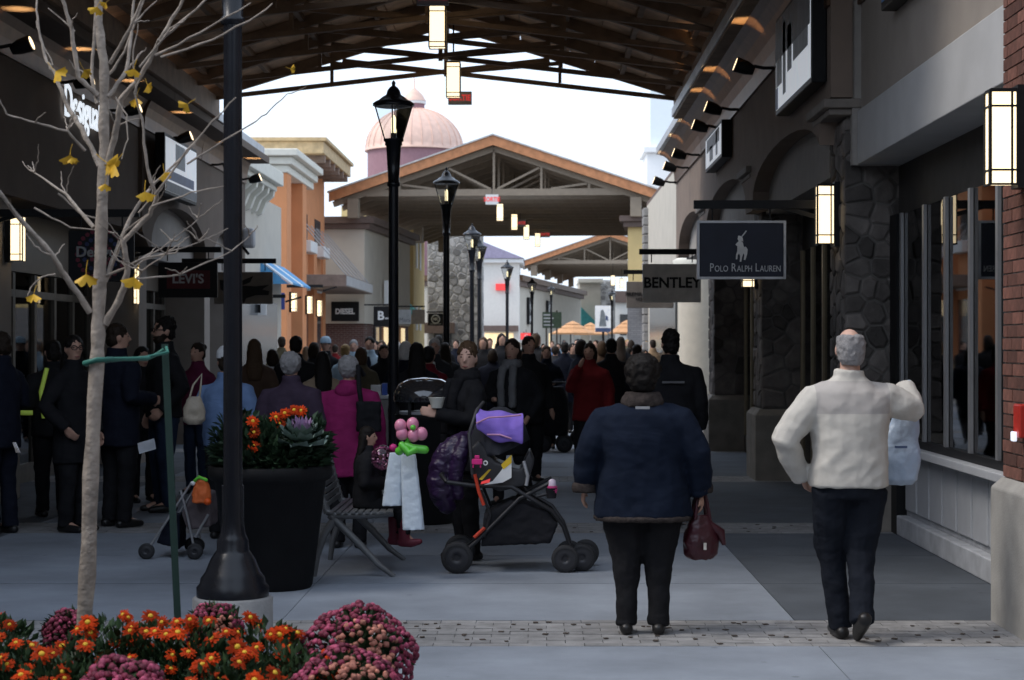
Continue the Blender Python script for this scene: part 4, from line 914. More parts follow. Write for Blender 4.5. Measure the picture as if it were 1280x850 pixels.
ARMS = {'d': ((.26, -.03, 1.13), (.275, .05, .89)), 'f': ((.26, -.06, 1.13), (.19, .22, 1.10)), 'p': ((.30, -.07, 1.13), (.225, .09, .94)), 'u': ((.25, .08, 1.16), (.09, .19, 1.44)), 'h': ((.27, -.02, 1.14), (.12, .24, 1.12)), 'b': ((.27, -.10, 1.14), (.25, -.02, .90))}
LEGS = {'s': (((.10, .025, .50), (.10, -.01, .085)), ((.10, .025, .50), (.10, -.01, .085))),
        'w': (((.095, .14, .51), (.09, .16, .085)), ((.095, .02, .49), (.09, -.24, .16))),
        'v': (((.095, .02, .49), (.09, -.24, .16)), ((.095, .14, .51), (.09, .16, .085))),
        'n': (((.075, .10, .51), (.07, .08, .085)), ((.075, .05, .49), (.07, -.14, .12)))}
BAKE = []
def ringz(z, hw, hd, cy=0, n=16, e=1.0):
    return [Vector((hw*math.copysign(abs(math.cos(t))**e, math.cos(t)), cy+hd*math.copysign(abs(math.sin(t))**e, math.sin(t)), z)) for t in [2*math.pi*k/n for k in range(n)]]
def person(label, X, D, rz=0, H=1.7, coat='black', hem=.84, bulk=1.0, pants='black', hair=('short', 'dark'), skin=None, arms=('d', 'd'), legs='s', det=1, hyaw=0, z0=0, cat='person',
           hat=None, glasses=False, beard=False, scarf=None, collar=None, shoe='shoe', group=None, belly=0, flare=1.0, coat_mat=None, hands=True, hood=None, inner=None, fold=.022, slope=.018, hdir=(None, None)):
    skin = skin or SK; s = H/1.75
    root = empty('person', (X, D, z0), R(rz), label, 'person', group)
    V = lambda p: Vector((p[0]*s, p[1]*s, p[2]*s))
    hm = Matrix.Rotation(R(hyaw), 3, 'Z')
    HV = lambda p: hm @ V(p)
    vx = {3: .0075, 2: .010, 1: .018, 0: .028}[det]; sm = {3: 5, 2: 4, 1: 3, 0: 1}[det]
    b = bulk
    sh = .175+.02*(b-1)
    el, wr = [], []
    for i, sg in enumerate((1, -1)):
        a = arms[i]; a = ARMS[a] if isinstance(a, str) else a
        el.append(Vector((sg*a[0][0], a[0][1], a[0][2]))); wr.append(Vector((sg*a[1][0], a[1][1], a[1][2])))
    lg = LEGS[legs] if isinstance(legs, str) else legs
    # body: one continuous mesh
    m = MB()
    m.ell(HV((0, .005, 1.642)), (.073*s, .092*s, .108*s), 12, 9, m=hm); m.ell(HV((0, .03, 1.575)), (.052*s, .058*s, .06*s), 10, 7, m=hm)
    m.ell(HV((0, .055, 1.60)), (.05*s, .04*s, .06*s), 8, 6, m=hm)
    m.tube([V((0, -.02, 1.42)), V((0, -.005, 1.57))], [.062*s, .055*s], 10)
    if det:
        m.tube([HV((0, .092, 1.655)), HV((0, .113, 1.612)), HV((0, .095, 1.606))], [.009*s, .015*s, .012*s], 6, round_ends=True)
        for sg in (1, -1): m.ell(HV((sg*.075, -.005, 1.63)), (.012*s, .024*s, .033*s), 6, 5, m=hm)
    m.loft([[V(p) for p in ringz(*q)] for q in ((.86, .15, .10), (1.0, .135, .09), (1.15, .14, .095), (1.3-slope, .15, .10), (1.38-slope, .12, .075), (1.46, .06, .055))])
    for i, sg in enumerate((1, -1)):
        S0 = Vector((sg*sh*.92, 0, 1.355-slope))
        m.tube([V(S0), V(el[i]), V(wr[i])], [.042*s, .038*s, .028*s], 8, round_ends=True)
        d = Vector(hdir[i]).normalized() if hdir[i] else (wr[i]-el[i]).normalized()
        if det >= 2 and hands:                          # palm, four curled fingers, thumb
            side = d.cross(Vector((sg, 0, 0.001))).normalized(); inw = d.cross(side).normalized()
            if inw.x*sg > 0: inw = -inw
            pc = wr[i]+d*.05
            m.loft([[V(wr[i]+d*t+side*a_*w_+inw*c_*.014) for a_, c_ in ((-1, -1), (1, -1), (1, 1), (-1, 1))] for t, w_ in ((-.01, .026), (.04, .038), (.09, .040))], True)
            for k, ln in enumerate((.066, .074, .070, .056)):
                u = side*(.031-.0205*k); b0 = wr[i]+d*.085+u
                m.tube([V(b0), V(b0+d*ln*.5+inw*.010), V(b0+d*ln*.8+inw*.034)], [.0105*s, .010*s, .0085*s], 6, round_ends=True)
            b0 = wr[i]+d*.03+side*.03
            m.tube([V(b0), V(b0+side*.022+d*.03+inw*.012), V(b0+side*.024+d*.058+inw*.024)], [.013*s, .0115*s, .0095*s], 6, round_ends=True)
        elif hands: m.tube([V(wr[i]), V(wr[i]+d*.08), V(wr[i]+d*.14)], [.027*s, .036*s, .02*s], 8, round_ends=True)
        kn, an = lg[i]; kn = Vector((sg*kn[0], kn[1], kn[2])); an = Vector((sg*an[0], an[1], an[2]))
        m.tube([V((sg*.09, 0, .88)), V(kn), V(an)], [.075*s, .05*s, .034*s], 8, round_ends=True)
        fd = Vector((0, .13, -.045)) if an.z < .12 else Vector((0, .10, -.10))
        m.tube([V(an), V(an+fd)], [.034*s, .028*s], 8, round_ends=True)
    grow(m.build('body', skin, root), max(vx, .0085) if det >= 2 else vx, sm)
    # face
    if det >= 1:
        for sg in (1, -1):
            MB().ell(HV((sg*.031, .0815, 1.645)), (.013*s, .009*s, .0055*s), 8, 6, m=hm).build('eye', EYE, root)
            if det >= 2: MB().ell(HV((sg*.031, .086, 1.667)), (.019*s, .006*s, .003*s), 8, 5, m=hm).build('eyebrow', BROW, root)
        MB().ell(HV((0, .092, 1.567)), (.024*s, .008*s, .007*s), 8, 5, m=hm).build('mouth', LIP, root)
    if glasses:
        g = MB()
        for sg in (1, -1):
            g.tube([HV((sg*.034+.027*math.cos(t), .108, 1.645+.019*math.sin(t))) for t in [2*math.pi*k/12 for k in range(13)]], .004*s, 5)
            g.tube([HV((sg*.062, .106, 1.65)), HV((sg*.078, .0, 1.645))], .0035*s, 5)
        g.tube([HV((-.008, .11, 1.65)), HV((.008, .11, 1.65))], .004*s, 5); g.build('glasses', black, root)
    if beard:
        g = MB(); g.ell(HV((0, .038, 1.565)), (.062*s, .064*s, .062*s), 10, 7, m=hm); g.ell(HV((0, .01, 1.60)), (.076*s, .06*s, .05*s), 10, 7, m=hm)
        grow(g.build('beard', H_['dark'], root), vx*.9, 2)
    # trousers
    g = MB(); pm = C[pants]
    g.loft([[V(p) for p in ringz(*q)] for q in ((.80, .155*b, .115*b), (.88, .168*b, .122*b), (.97, .16*b, .115*b), (1.04, .15*b, .11*b))])
    for i, sg in enumerate((1, -1)):
        kn, an = lg[i]; kn = Vector((sg*kn[0], kn[1], kn[2])); an = Vector((sg*an[0], an[1], an[2]))
        e = an+(an-kn).normalized()*.03
        g.tube([V((sg*.085*b, 0, .86)), V((kn+Vector((sg*.085*b, 0, .86)))*.5), V(kn), V((kn+e)*.5), V(e)], [.094*s*b, .088*s*b, .072*s*b, .068*s, .064*s], 12)
    grow(g.build('trousers', pm, root), vx*1.2, sm, .022*s if det else 0, .09)
    # shoes
    for i, sg in enumerate((1, -1)):
        an = Vector((sg*lg[i][1][0], lg[i][1][1], lg[i][1][2])); g = MB(); lift = an.z > .12
        if lift:
            heel = an+Vector((0, -.06, .0)); toe = an+Vector((0, .12, -.12)); mid = an+Vector((0, .04, -.05))
        else:
            heel = Vector((an.x, an.y-.045, .035)); mid = Vector((an.x+sg*.005, an.y+.06, .036)); toe = Vector((an.x+sg*.012, an.y+.17, .030))
        g.tube([V(heel), V(mid), V(toe)], [.042*s, .046*s, .030*s], 10, round_ends=True); g.tube([V(an+Vector((0, 0, .02))), V((heel+mid)*.5)], [.045*s, .045*s], 10)
        if not lift: g.v = [(x, y, max(z, .004)) for x, y, z in g.v]
        grow(g.build('shoe', C[shoe] if isinstance(shoe, str) else shoe, root), max(vx, .009), 2)
    # coat
    cm = coat_mat or C[coat]; g = MB(); bf = belly
    R_ = [(hem, .183*b*flare, .135*b*flare+bf*.5, bf*.5), ((hem+1.1)/2, .180*b*(1+flare)/2, .132*b+bf*.7, bf*.6), (1.10, .176*b, .128*b+bf*.6, bf*.4), (1.24, .190*b, .130*b+bf*.3, bf*.2), (1.34-slope*.6, .196*b, .122*b, 0), (1.40-slope*.4, (.178-slope*.35)*b, .105*b, -.005), (1.45, .12, .085, -.01), (1.49, .078, .074, -.005)]
    g.loft([[V(p) for p in ringz(z, hw, hd, cy, 20, .85)] for z, hw, hd, cy in R_])
    ch_ = (collar if collar else .045)+.02
    g.loft([[V(p) for p in ringz(z, hw, hd, -.008)] for z, hw, hd in ((1.43, .095, .085), (1.48, .084, .08), (1.48+ch_, .080, .08))])
    for i, sg in enumerate((1, -1)):
        S0 = Vector((sg*sh*b**.5, 0, 1.372-slope)); mid = (S0+el[i])*.5
        g.tube([V((sg*.09, 0, 1.38)), V(S0), V(mid), V(el[i]), V((el[i]+wr[i])*.5), V(wr[i]+(wr[i]-el[i]).normalized()*.015)], [.08*s, .076*s*b, .072*s*b, .064*s*b, .058*s*b, .050*s*b], 12)
    if det >= 2: BAKE.append((root, det))
    jk = grow(g.build('jacket', cm, root), vx*1.25, sm, fold*s if det else .02, .13)
    if hood:
        grow(MB().ell(V((0, -.10, 1.44)), (.12*s, .06*s, .08*s)).build('hood', hood, root), vx*1.3, 3, .02, .06)
    if inner: grow(MB().loft([[V(p) for p in ringz(z, hw, .03, .115*b)] for z, hw in ((1.0, .05), (1.3, .055), (1.44, .03))]).build('shirt', inner, root), vx*1.2, 2)
    if scarf:
        g = MB(); g.loft([[V(p) for p in ringz(z, hw, hd, .0)] for z, hw, hd in ((1.44, .10, .10), (1.48, .12, .115), (1.54, .10, .10))])
        for sg in (1, -1): g.tube([V((sg*.06, .11, 1.46)), V((sg*.065, .16, 1.3)), V((sg*.065, .155, 1.02))], [.05*s, .045*s, .05*s], 8)
        grow(g.build('scarf', scarf, root), vx*1.3, 2, .02, .05)
    # hair
    st, hc = hair; g = MB(); hmx = H_[hc]
    if st == 'bald':
        g.loft([[HV(p) for p in ringz(z, hw, hd, cy)] for z, hw, hd, cy in ((1.545, .055, .04, -.05), (1.58, .072, .06, -.045), (1.62, .083, .075, -.034), (1.67, .083, .079, -.03), (1.705, .076, .075, -.026), (1.715, .06, .06, -.03))])
    elif st != 'none':
        g.ell(HV((0, -.008, 1.672)), (.082*s, .094*s, .092*s), 14, 10, m=hm); g.ell(HV((0, -.04, 1.615)), (.078*s, .066*s, .07*s), 12, 8, m=hm)
        if st == 'long': g.loft([[HV(p) for p in ringz(z, hw, hd, cy)] for z, hw, hd, cy in ((1.66, .085, .07, -.03), (1.56, .095, .065, -.045), (1.46, .105, .055, -.07), (1.36, .10, .04, -.115), (1.27, .075, .03, -.135))])
        if st == 'bob': g.loft([[HV(p) for p in ringz(z, hw, hd, cy)] for z, hw, hd, cy in ((1.70, .08, .08, -.02), (1.62, .097, .085, -.03), (1.55, .098, .075, -.04), (1.50, .08, .06, -.045))])
        if st == 'curly': g.ell(HV((0, -.025, 1.66)), (.098*s, .10*s, .105*s), 14, 10, m=hm)
        if st == 'bun': g.ell(HV((0, -.10, 1.70)), (.045*s, .045*s, .045*s), 10, 7, m=hm)
        if st == 'up': g.ell(HV((0, -.03, 1.695)), (.082*s, .085*s, .085*s), 12, 8, m=hm)
    if g.v: grow(g.build('hair', hmx, root), vx*.95, 2, .035*s if st in ('curly', 'up') else .02*s, .028)
    if hat:
        g = MB().lathe([(.094*s, 1.675*s), (.096*s, 1.70*s), (.088*s, 1.745*s), (.055*s, 1.785*s), (.012*s, 1.795*s)], 18)
        g.loft([[HV((x_, y_, 1.685+dz)) for x_, y_ in ((-.075, .06), (-.06, .14), (0, .165), (.06, .14), (.075, .06))] for dz in (-.006, .004)], False, cap=True)
        g.build('cap', hat, root, fix=True)
    return root
def ppl(label, px, D, **k): return person(label, gx(px, D), D, **k)

# --- the two walkers in front
fl = M('cloth_fleece', (.57, .54, .49), .95, 0, .07, 14, .55, 260, spec=.1, bdist=.006)
t_ = fl.node_tree; N_ = t_.nodes; L_ = t_.links                    # the fleece has a greyer yoke across the back and shoulders
tc_ = N_.new('ShaderNodeTexCoord'); sp_ = N_.new('ShaderNodeSeparateXYZ'); L_.new(tc_.outputs['Object'], sp_.inputs[0])
g1 = N_.new('ShaderNodeMath'); g1.operation = 'GREATER_THAN'; g1.inputs[1].default_value = 1.265; L_.new(sp_.outputs['Z'], g1.inputs[0])
ab = N_.new('ShaderNodeMath'); ab.operation = 'ABSOLUTE'; L_.new(sp_.outputs['X'], ab.inputs[0])
g2 = N_.new('ShaderNodeMath'); g2.operation = 'LESS_THAN'; g2.inputs[1].default_value = .205; L_.new(ab.outputs[0], g2.inputs[0])
g3 = N_.new('ShaderNodeMath'); g3.operation = 'LESS_THAN'; g3.inputs[1].default_value = 1.445; L_.new(sp_.outputs['Z'], g3.inputs[0])
mA = N_.new('ShaderNodeMath'); mA.operation = 'MULTIPLY'; L_.new(g1.outputs[0], mA.inputs[0]); L_.new(g2.outputs[0], mA.inputs[1])
mB = N_.new('ShaderNodeMath'); mB.operation = 'MULTIPLY'; L_.new(mA.outputs[0], mB.inputs[0]); L_.new(g3.outputs[0], mB.inputs[1])
mc = N_.new('ShaderNodeMixRGB'); mc.inputs[2].default_value = (.46, .43, .405, 1); L_.new(mB.outputs[0], mc.inputs[0])
L_.new(N_[fl['colour_node']].outputs[0], mc.inputs[1]); L_.new(mc.outputs[0], N_['Principled BSDF'].inputs['Base Color'])
XM, DM = gx(1062, 10.25), 10.25
man = person('grey-haired man in a cream fleece jacket walking away at the right', XM, DM, 3, 1.735, coat_mat=fl, hem=.865, bulk=1.2, pants='jean', hair=('bald', 'grey'), skin=SK2,
             arms=(((.365, .03, 1.30), (.345, .13, 1.415)), ((.375, -.02, 1.13), (.255, .12, .925))), hdir=((-.15, .8, -.6), None), legs=(((.07, .03, .49), (.035, -.16, .15)), ((.085, .11, .50), (.03, .10, .085))), det=3, belly=.02, collar=.015)
XB, DB = gx(803, 10.5), 10.5
shear = M('cloth_shearling', (.050, .041, .038), .95, 0, .3, 40, .8, 160, spec=.1)
wom = person('heavy woman in a blue denim jacket and black trousers walking away', XB, DB, -3, 1.585, coat='blue', hem=.735, bulk=1.5, flare=1.12, slope=.05, pants='black', hair=('curly', 'black'),
             arms=(((.335, -.03, 1.13), (.365, .03, .90)), ((.335, -.02, 1.13), (.365, .05, .92))), legs='s', det=3, collar=.02, belly=.02)
s = 1.585/1.75
grow(MB().ell((0, -.022*s, 1.655*s), (.118*s, .112*s, .112*s), 16, 12).ell((0, -.06*s, 1.60*s), (.10*s, .07*s, .09*s), 14, 10).build('hair', H_['black'], wom), .010, 2, .03, .03)
grow(MB().loft([[Vector(p)*s for p in ringz(z, hw, hd, -.01)] for z, hw, hd in ((1.43, .14, .12), (1.47, .135, .12), (1.52, .11, .10))]).build('collar', shear, wom), .012, 3, .02, .03)
grow(MB().loft([[Vector(p)*s for p in ringz(z, hw, hd, .008, 20, .85)] for z, hw, hd in ((.715, .306, .236), (.733, .314, .243), (.752, .306, .236))]).build('hem_trim', shear, wom), .012, 2, .015, .03)
for sg in (1, -1):
    w0 = Vector((sg*.364, .035, .915))*s
    grow(MB().tube([w0+Vector((0, 0, .03)), w0, w0-Vector((0, 0, .03))], [.072, .077, .072], 14).build('cuff', shear, wom), .012, 2, .015, .03)
MB().box(-.04, .04, -.186, -.178, 1.285, 1.30).build('back_tab', silver, wom)

# --- stroller woman and the crowd
lookw = ppl('woman in black coat with brown hair up, facing us behind the black stroller', 584, 14.1, rz=115, H=1.65, coat='black', hem=.72, bulk=1.08, pants='black', hair=('up', 'brown'), skin=SK2, arms=(((.24, .06, 1.12), (.20, .10, .95)), ((.23, .07, 1.13), (.13, .31, 1.19))), legs='s', det=2, hyaw=56, collar=.06, scarf=C['black'], flare=1.12)
ppl('person in dark coat cut off by the left edge of the photo', 1, 16, rz=60, H=1.75, coat='navy', hem=.75, pants='navy', hair=('short', 'dark'), arms=('h', 'p'), det=2)
ppl('dark-haired woman with glasses and long black coat left of the young tree', 92, 16.2, rz=245, H=1.72, coat='black', hem=.62, bulk=1.1, pants='black', hair=('long', 'black'), glasses=True, arms=('p', 'd'), det=2, hyaw=-30)
hvp = ppl('person in black safety jacket with yellow reflective stripes near the glass doors', 66, 17.6, rz=30, H=1.68, coat='black', hem=.8, bulk=1.15, pants='black', hair=('short', 'black'), arms=('d', 'f'), det=2)
MB().tube([(-.13, -.17, .95), (-.16, -.18, 1.2), (-.10, -.16, 1.42)], .022, 6).tube([(-.33, -.02, 1.0), (-.27, -.10, 1.0), (-.22, -.11, 1.0)], .026, 6).build('reflective_stripe', C['hv'], hvp)
ppl('tall man in dark navy coat standing behind the young tree', 147, 16.6, rz=-40, H=1.83, coat='navy', hem=.70, bulk=1.15, pants='black', hair=('short', 'dark'), arms=('f', 'd'), det=2, hyaw=-25)
ppl('bearded man with glasses in black jacket and jeans looking left', 205, 18.1, rz=120, H=1.90, coat='black', hem=.86, bulk=1.12, pants='denim', hair=('up', 'black'), glasses=True, beard=True, arms=('d', 'p'), det=2)
ppl('dark-haired woman peering out beside the bearded man', 178, 19.2, rz=215, H=1.62, coat='black', pants='black', hair=('bob', 'black'), det=1)
ppl('woman in plum jacket right of the bearded man', 247, 20.2, rz=150, H=1.66, coat='plum2', hem=.8, pants='denim', hair=('bun', 'dark'), det=1, arms=('d', 'f'))
ppl('person in light blue jacket and white cap behind the lamp post', 283, 15.6, rz=-20, H=1.60, coat='sky', hem=.86, bulk=1.22, pants='black', hair=('short', 'dark'), hat=C['white'], det=2, arms=('p', 'f'), hyaw=30)
ppl('small child with brown hair in front of the light blue jacket', 303, 14.7, rz=10, H=1.12, coat='denim', pants='black', hair=('bob', 'brown'), det=1)
ppl('woman with long dark hair and dark coat right of the lamp post', 318, 21, rz=10, H=1.70, coat='brown', hem=.6, pants='black', hair=('long', 'brown'), det=1)
ppl('person in pale grey jacket half hidden behind the long-haired woman', 340, 24, rz=30, H=1.58, coat='white', pants='grey', hair=('bob', 'dark'), det=0)
gw1 = ppl('grey-haired woman in dull purple jacket behind the planter', 364, 14.9, rz=-8, H=1.58, coat='plum', hem=.8, bulk=1.25, pants='black', hair=('curly', 'grey'), det=2, arms=('f', 'f'))
gw2 = ppl('grey-haired woman in magenta hooded jacket', 436, 14.9, rz=-5, H=1.55, coat='mag', hem=.66, bulk=1.3, pants='black', hair=('curly', 'grey'), det=2, arms=('d', 'f'), hood=C['mag'], collar=.03)
ppl('dark-haired man in black coat between the two grey-haired women', 370, 22, rz=0, H=1.74, coat='black', bulk=1.15, pants='black', hair=('short', 'black'), det=1)
ppl('woman with long black hair and beige jacket', 403, 19, rz=15, H=1.57, coat='beige', hem=.84, pants='black', hair=('long', 'black'), det=1)
ppl('man in white cap and dark jacket before the brick sign wall', 407, 31, rz=170, H=1.74, coat='black', pants='navy', hair=('short', 'dark'), hat=C['paleblue'], det=1)
ppl('ginger-haired person in pale blue top', 432, 29, rz=-20, H=1.64, coat='paleblue', pants='denim', hair=('short', 'blonde'), det=1)
ppl('grey-haired man beside the ginger-haired person', 442, 33, rz=180, H=1.72, coat='paleblue', pants='denim', hair=('short', 'grey'), det=1)
ppl('brown-haired woman in olive jacket behind the magenta jacket', 452, 24, rz=-15, H=1.60, coat='olive', hem=.7, pants='black', hair=('bob', 'brown'), det=1)
ppl('man in open pale blue jacket over dark shirt', 462, 30, rz=175, H=1.76, coat='paleblue', pants='black', hair=('short', 'black'), det=1, inner=C['navy'])
ppl('slim woman in black with long dark hair left of the tall lamp post', 480, 27.5, rz=190, H=1.64, coat='black', hem=.7, pants='black', hair=('long', 'dark'), det=1)
ppl('white-haired person in dark coat right of the tall lamp post', 507, 24, rz=0, H=1.68, coat='navy', pants='black', hair=('bob', 'white'), det=1)
ppl('woman with long black hair and black coat behind the litter bin', 521, 19.5, rz=5, H=1.66, coat='black', hem=.6, pants='black', hair=('long', 'black'), det=1)
ppl('dark-haired person in maroon jacket behind the litter bin', 536, 21, rz=-10, H=1.62, coat='maroon', pants='black', hair=('short', 'black'), det=1)
ppl('white-haired man in dark suit facing us behind the maroon jacket', 543, 25, rz=175, H=1.72, coat='char', pants='char', hair=('short', 'white'), det=1, skin=SK2, inner=C['white'])
ppl('person in long dark coat and grey scarf walking towards us', 640, 19, rz=160, H=1.70, coat='black', hem=.52, bulk=1.1, pants='black', hair=('long', 'dark'), det=1, scarf=C['grey'], arms=('h', 'p'), legs='w')
ppl('tall dark-coated man close behind the scarfed person', 661, 22, rz=205, H=1.74, coat='black', hem=.7, bulk=1.1, pants='black', hair=('short', 'dark'), det=1)
ppl('woman in dark navy jacket pushing the distant black stroller', 683, 29, rz=185, H=1.62, coat='navy', pants='black', hair=('long', 'brown'), det=1, arms=('h', 'h'))
ppl('dark-coated person between the distant stroller and the red jacket', 706, 34, rz=0, H=1.68, coat='navy', hem=.6, pants='black', hair=('short', 'black'), det=1)
ppl('woman in dark red jacket walking towards us with hand raised', 737, 22.5, rz=165, H=1.66, coat='red', hem=.74, bulk=1.15, pants='black', hair=('bob', 'dark'), det=1, arms=('u', 'd'), legs='w', flare=1.1)
ppl('dark-haired man in black coat walking away behind the red jacket', 764, 25, rz=0, H=1.72, coat='black', hem=.6, bulk=1.1, pants='black', hair=('short', 'black'), det=1, legs='v')
ppl('dark-haired person in charcoal jacket above the denim-jacketed woman', 796, 28, rz=0, H=1.64, coat='char', pants='black', hair=('short', 'dark'), det=1)
bm2 = ppl('big man in black jacket with white lettering on the back', 838, 16.6, rz=4, H=1.76, coat='black', hem=.78, bulk=1.3, pants='black', hair=('up', 'black'), det=2, legs='w')
MB().box(-.10, .10, -.192, -.182, 1.30, 1.318).build('back_print', C['grey'], bm2)
FAR = [(352, 36, 'olive', 'dark', 'dark-haired'), (383, 40, 'black', 'brown', 'brown-haired'), (419, 42, 'red', 'dark', ''), (470, 44, 'black', 'black', ''), (489, 36, 'black', 'dark', ''), (497, 46, 'navy', 'grey', ''), (551, 38, 'beige', 'brown', ''), (560, 50, 'black', 'black', ''), (570, 44, 'navy', 'dark', ''), (612, 42, 'black', 'brown', ''),
       (622, 56, 'paleblue', 'black', ''), (630, 48, 'black', 'dark', ''), (648, 60, 'tan', 'brown', ''), (655, 52, 'green', 'dark', ''), (672, 46, 'black', 'dark', ''), (679, 66, 'white', 'black', ''), (690, 58, 'sky', 'brown', ''), (697, 48, 'navy', 'dark', ''), (705, 70, 'paleblue', 'grey', ''), (712, 55, 'char', 'brown', ''), (719, 80, 'white', 'blonde', ''),
       (722, 45, 'black', 'black', ''), (745, 50, 'black', 'dark', ''), (751, 72, 'brown', 'dark', ''), (757, 62, 'grey', 'grey', ''), (771, 70, 'white', 'black', ''), (777, 54, 'paleblue', 'dark', ''), (784, 64, 'olive', 'blonde', ''), (789, 46, 'char', 'dark', ''), (803, 52, 'beige', 'brown', ''), (810, 58, 'sky', 'blonde', ''), (816, 44, 'tan', 'dark', ''), (644, 74, 'maroon', 'black', ''), (662, 84, 'black', 'brown', ''), (683, 90, 'beige', 'dark', ''), (729, 95, 'white', 'dark', ''), (738, 78, 'navy', 'brown', '')]
NEARBY = ['beyond the brown-haired woman left of the lamp post', 'left of the white cap', 'beside the brick sign wall', 'near the tall lamp post', 'before the stone tower', 'left of the pair of lamp posts', 'under the white building', 'by the slim far lamp', 'below the directory sign', 'below the patio umbrellas', 'below the white banner', 'below the taupe sign']
seen = set()
CN = {'paleblue': 'pale blue', 'sky': 'light blue', 'char': 'charcoal'}
for i, (px, D, c_, h_, _) in enumerate(FAR):
    q = NEARBY[min(11, 0 if px < 370 else 1 if px < 400 else 2 if px < 440 else 3 if px < 510 else 4 if px < 565 else 5 if px < 600 else 6 if px < 650 else 7 if px < 678 else 8 if px < 700 else 9 if px < 742 else 10 if px < 775 else 11)]
    lab = 'distant %s-haired person in %s %s' % (h_, CN.get(c_, c_), q)
    if lab in seen: lab = 'second '+lab
    seen.add(lab)
    ppl(lab, px, D, rz=random.choice([0, 170, 20, 190, -30, 150]), H=random.uniform(1.58, 1.8), coat=c_, hem=random.choice([.6, .8, .85]), bulk=random.uniform(1, 1.2), pants=random.choice(['black', 'denim', 'char']), hair=(random.choice(['short', 'bob', 'short', 'long']), h_), det=0, legs=random.choice(['s', 'w', 'v']), group='people in the distant crowd')

MORE = [(548, 33, 'black'), (556, 28, 'char'), (604, 34, 'black'), (616, 30, 'navy'), (627, 37, 'black'), (652, 26, 'brown'), (670, 33, 'black'), (694, 38, 'char'), (716, 36, 'black'), (727, 29, 'navy'), (752, 31, 'brown'), (776, 35, 'black'), (786, 40, 'navy'), (806, 33, 'char'), (477, 34, 'navy'), (393, 28, 'char')]
for i, (px, D, c_) in enumerate(MORE):
    h_ = ('black', 'dark', 'brown', 'dark')[i % 4]; lab = '%s-haired person in %s in the mid crowd %s' % (h_, CN.get(c_, c_), ('right of the litter bin', 'behind the litter bin', 'behind the standing woman', 'left of the scarfed person', 'above the stroller', 'beside the scarfed person', 'left of the distant stroller', 'behind the distant stroller', 'left of the red jacket', 'just left of the red jacket', 'right of the red jacket', 'left of the denim-jacketed woman', 'over the shoulder of the denim-jacketed woman', 'left of the big man in black', 'by the tall lamp post', 'behind the beige jacket')[i])
    ppl(lab, px, D, rz=random.choice([0, 15, -20, 170, 195, -60]), H=random.uniform(1.52, 1.86), coat=c_, hem=random.choice([.55, .7, .85]), bulk=random.uniform(1.0, 1.3), pants='black', hair=(random.choice(['short', 'bob', 'curly', 'long']), h_), det=0, legs=random.choice(['s', 'w', 'v']), group='people in the mid crowd')
# --- child seated on the bench
kid = person('child in black coat and dark red boots sitting on the bench', -1.24, 13.35, -88, 1.12, coat='black', hem=.84, bulk=1.25, pants='black', hair=('long', 'black'), arms=('h', 'f'), det=2, z0=-.08,
             legs=(((.09, .36, .86), (.10, .42, .56)), ((.09, .34, .86), (.09, .30, .54))), shoe=M('boot_red', (.13, .015, .03), .5))
kid.location.z = .44-.80*1.12/1.75
for ch_ in list(kid.children):
    if ch_.name.startswith('shoe'): bpy.data.objects.remove(ch_)
for k, (y, x) in enumerate(((.42, .10), (.30, -.09))):
    q = 1.12/1.75; a = Vector((x*q, y*q, .60*q))
    grow(MB().tube([a+Vector((0, 0, .06)), a, a-Vector((0, -.0, .085))], [.05, .046, .042], 10, round_ends=True).tube([a-Vector((0, .02, .095)), a+Vector((0, .05, -.10)), a+Vector((0, .11, -.09))], [.034, .034, .024], 10, round_ends=True).build('boot', M('boot_red', (.13, .015, .03)), kid), .011, 3)
# ---------------------------------------------------------------- planter, bench, bin, counter
pl = empty('planter_pot', (gx(338, 12.5), 12.5, 0), 0, 'large black tapered planter pot beside the lamp post', 'planter')
pblack = M('planter_black', (.010, .010, .011), .7, var=.15, bump=.15, spec=.15)
MB().lathe([(.275, 0), (.285, .02), (.375, .72), (.405, .735), (.42, .76), (.42, .82), (.40, .83), (.385, .82), (.38, .74), (.01, .74)], 40).build('pot', pblack, pl)
MB().lathe([(.379, .742), (.01, .77)], 24).build('soil', M('soil', (.03, .022, .016), .95, bump=.6), pl)
leafg = M('leaf_green', (.028, .058, .022), .6, var=.4, scale=8, bump=.1, rnd='isl', rvar=.4); leafd = M('leaf_dark', (.02, .045, .02), .6, var=.4, scale=8, bump=.1, rnd='isl', rvar=.4)
def leaf_cloud(mb, c, r, n, size, rr, zmin=-9, mi=0):
    for _ in range(n):
        while True:
            p = Vector((rr.uniform(-1, 1), rr.uniform(-1, 1), rr.uniform(-1, 1)))
            if p.length < 1 and p.length > .25: break
        q = Vector((c[0]+p.x*r[0], c[1]+p.y*r[1], c[2]+p.z*r[2]))
        if q.z < zmin: continue
        d = (p+Vector((rr.uniform(-.6, .6), rr.uniform(-.6, .6), rr.uniform(-.2, .9)))).normalized(); u = d.cross(Vector((rr.random(), rr.random(), 1))).normalized(); nn = u.cross(d)
        L_ = size*rr.uniform(.6, 1.3); w2 = L_*.28
        mb.add([q, q+d*L_*.45+u*w2+nn*.1*L_, q+d*L_, q+d*L_*.45-u*w2+nn*.1*L_], [(0, 1, 2, 3)], mi=mi)
rr = random.Random(31)
pp = empty('planter_plants', (gx(338, 12.5), 12.5, .77), 0, 'mixed foliage with orange blooms growing in the black planter', 'plant')
f = MB(); leaf_cloud(f, (0, 0, .12), (.40, .38, .22), 2600, .075, rr, 0); leaf_cloud(f, (.22, -.05, .2), (.18, .2, .2), 700, .07, rr, 0); leaf_cloud(f, (-.2, 0, .2), (.2, .2, .22), 800, .06, rr, 0)
f.build('foliage', leafd, pp)
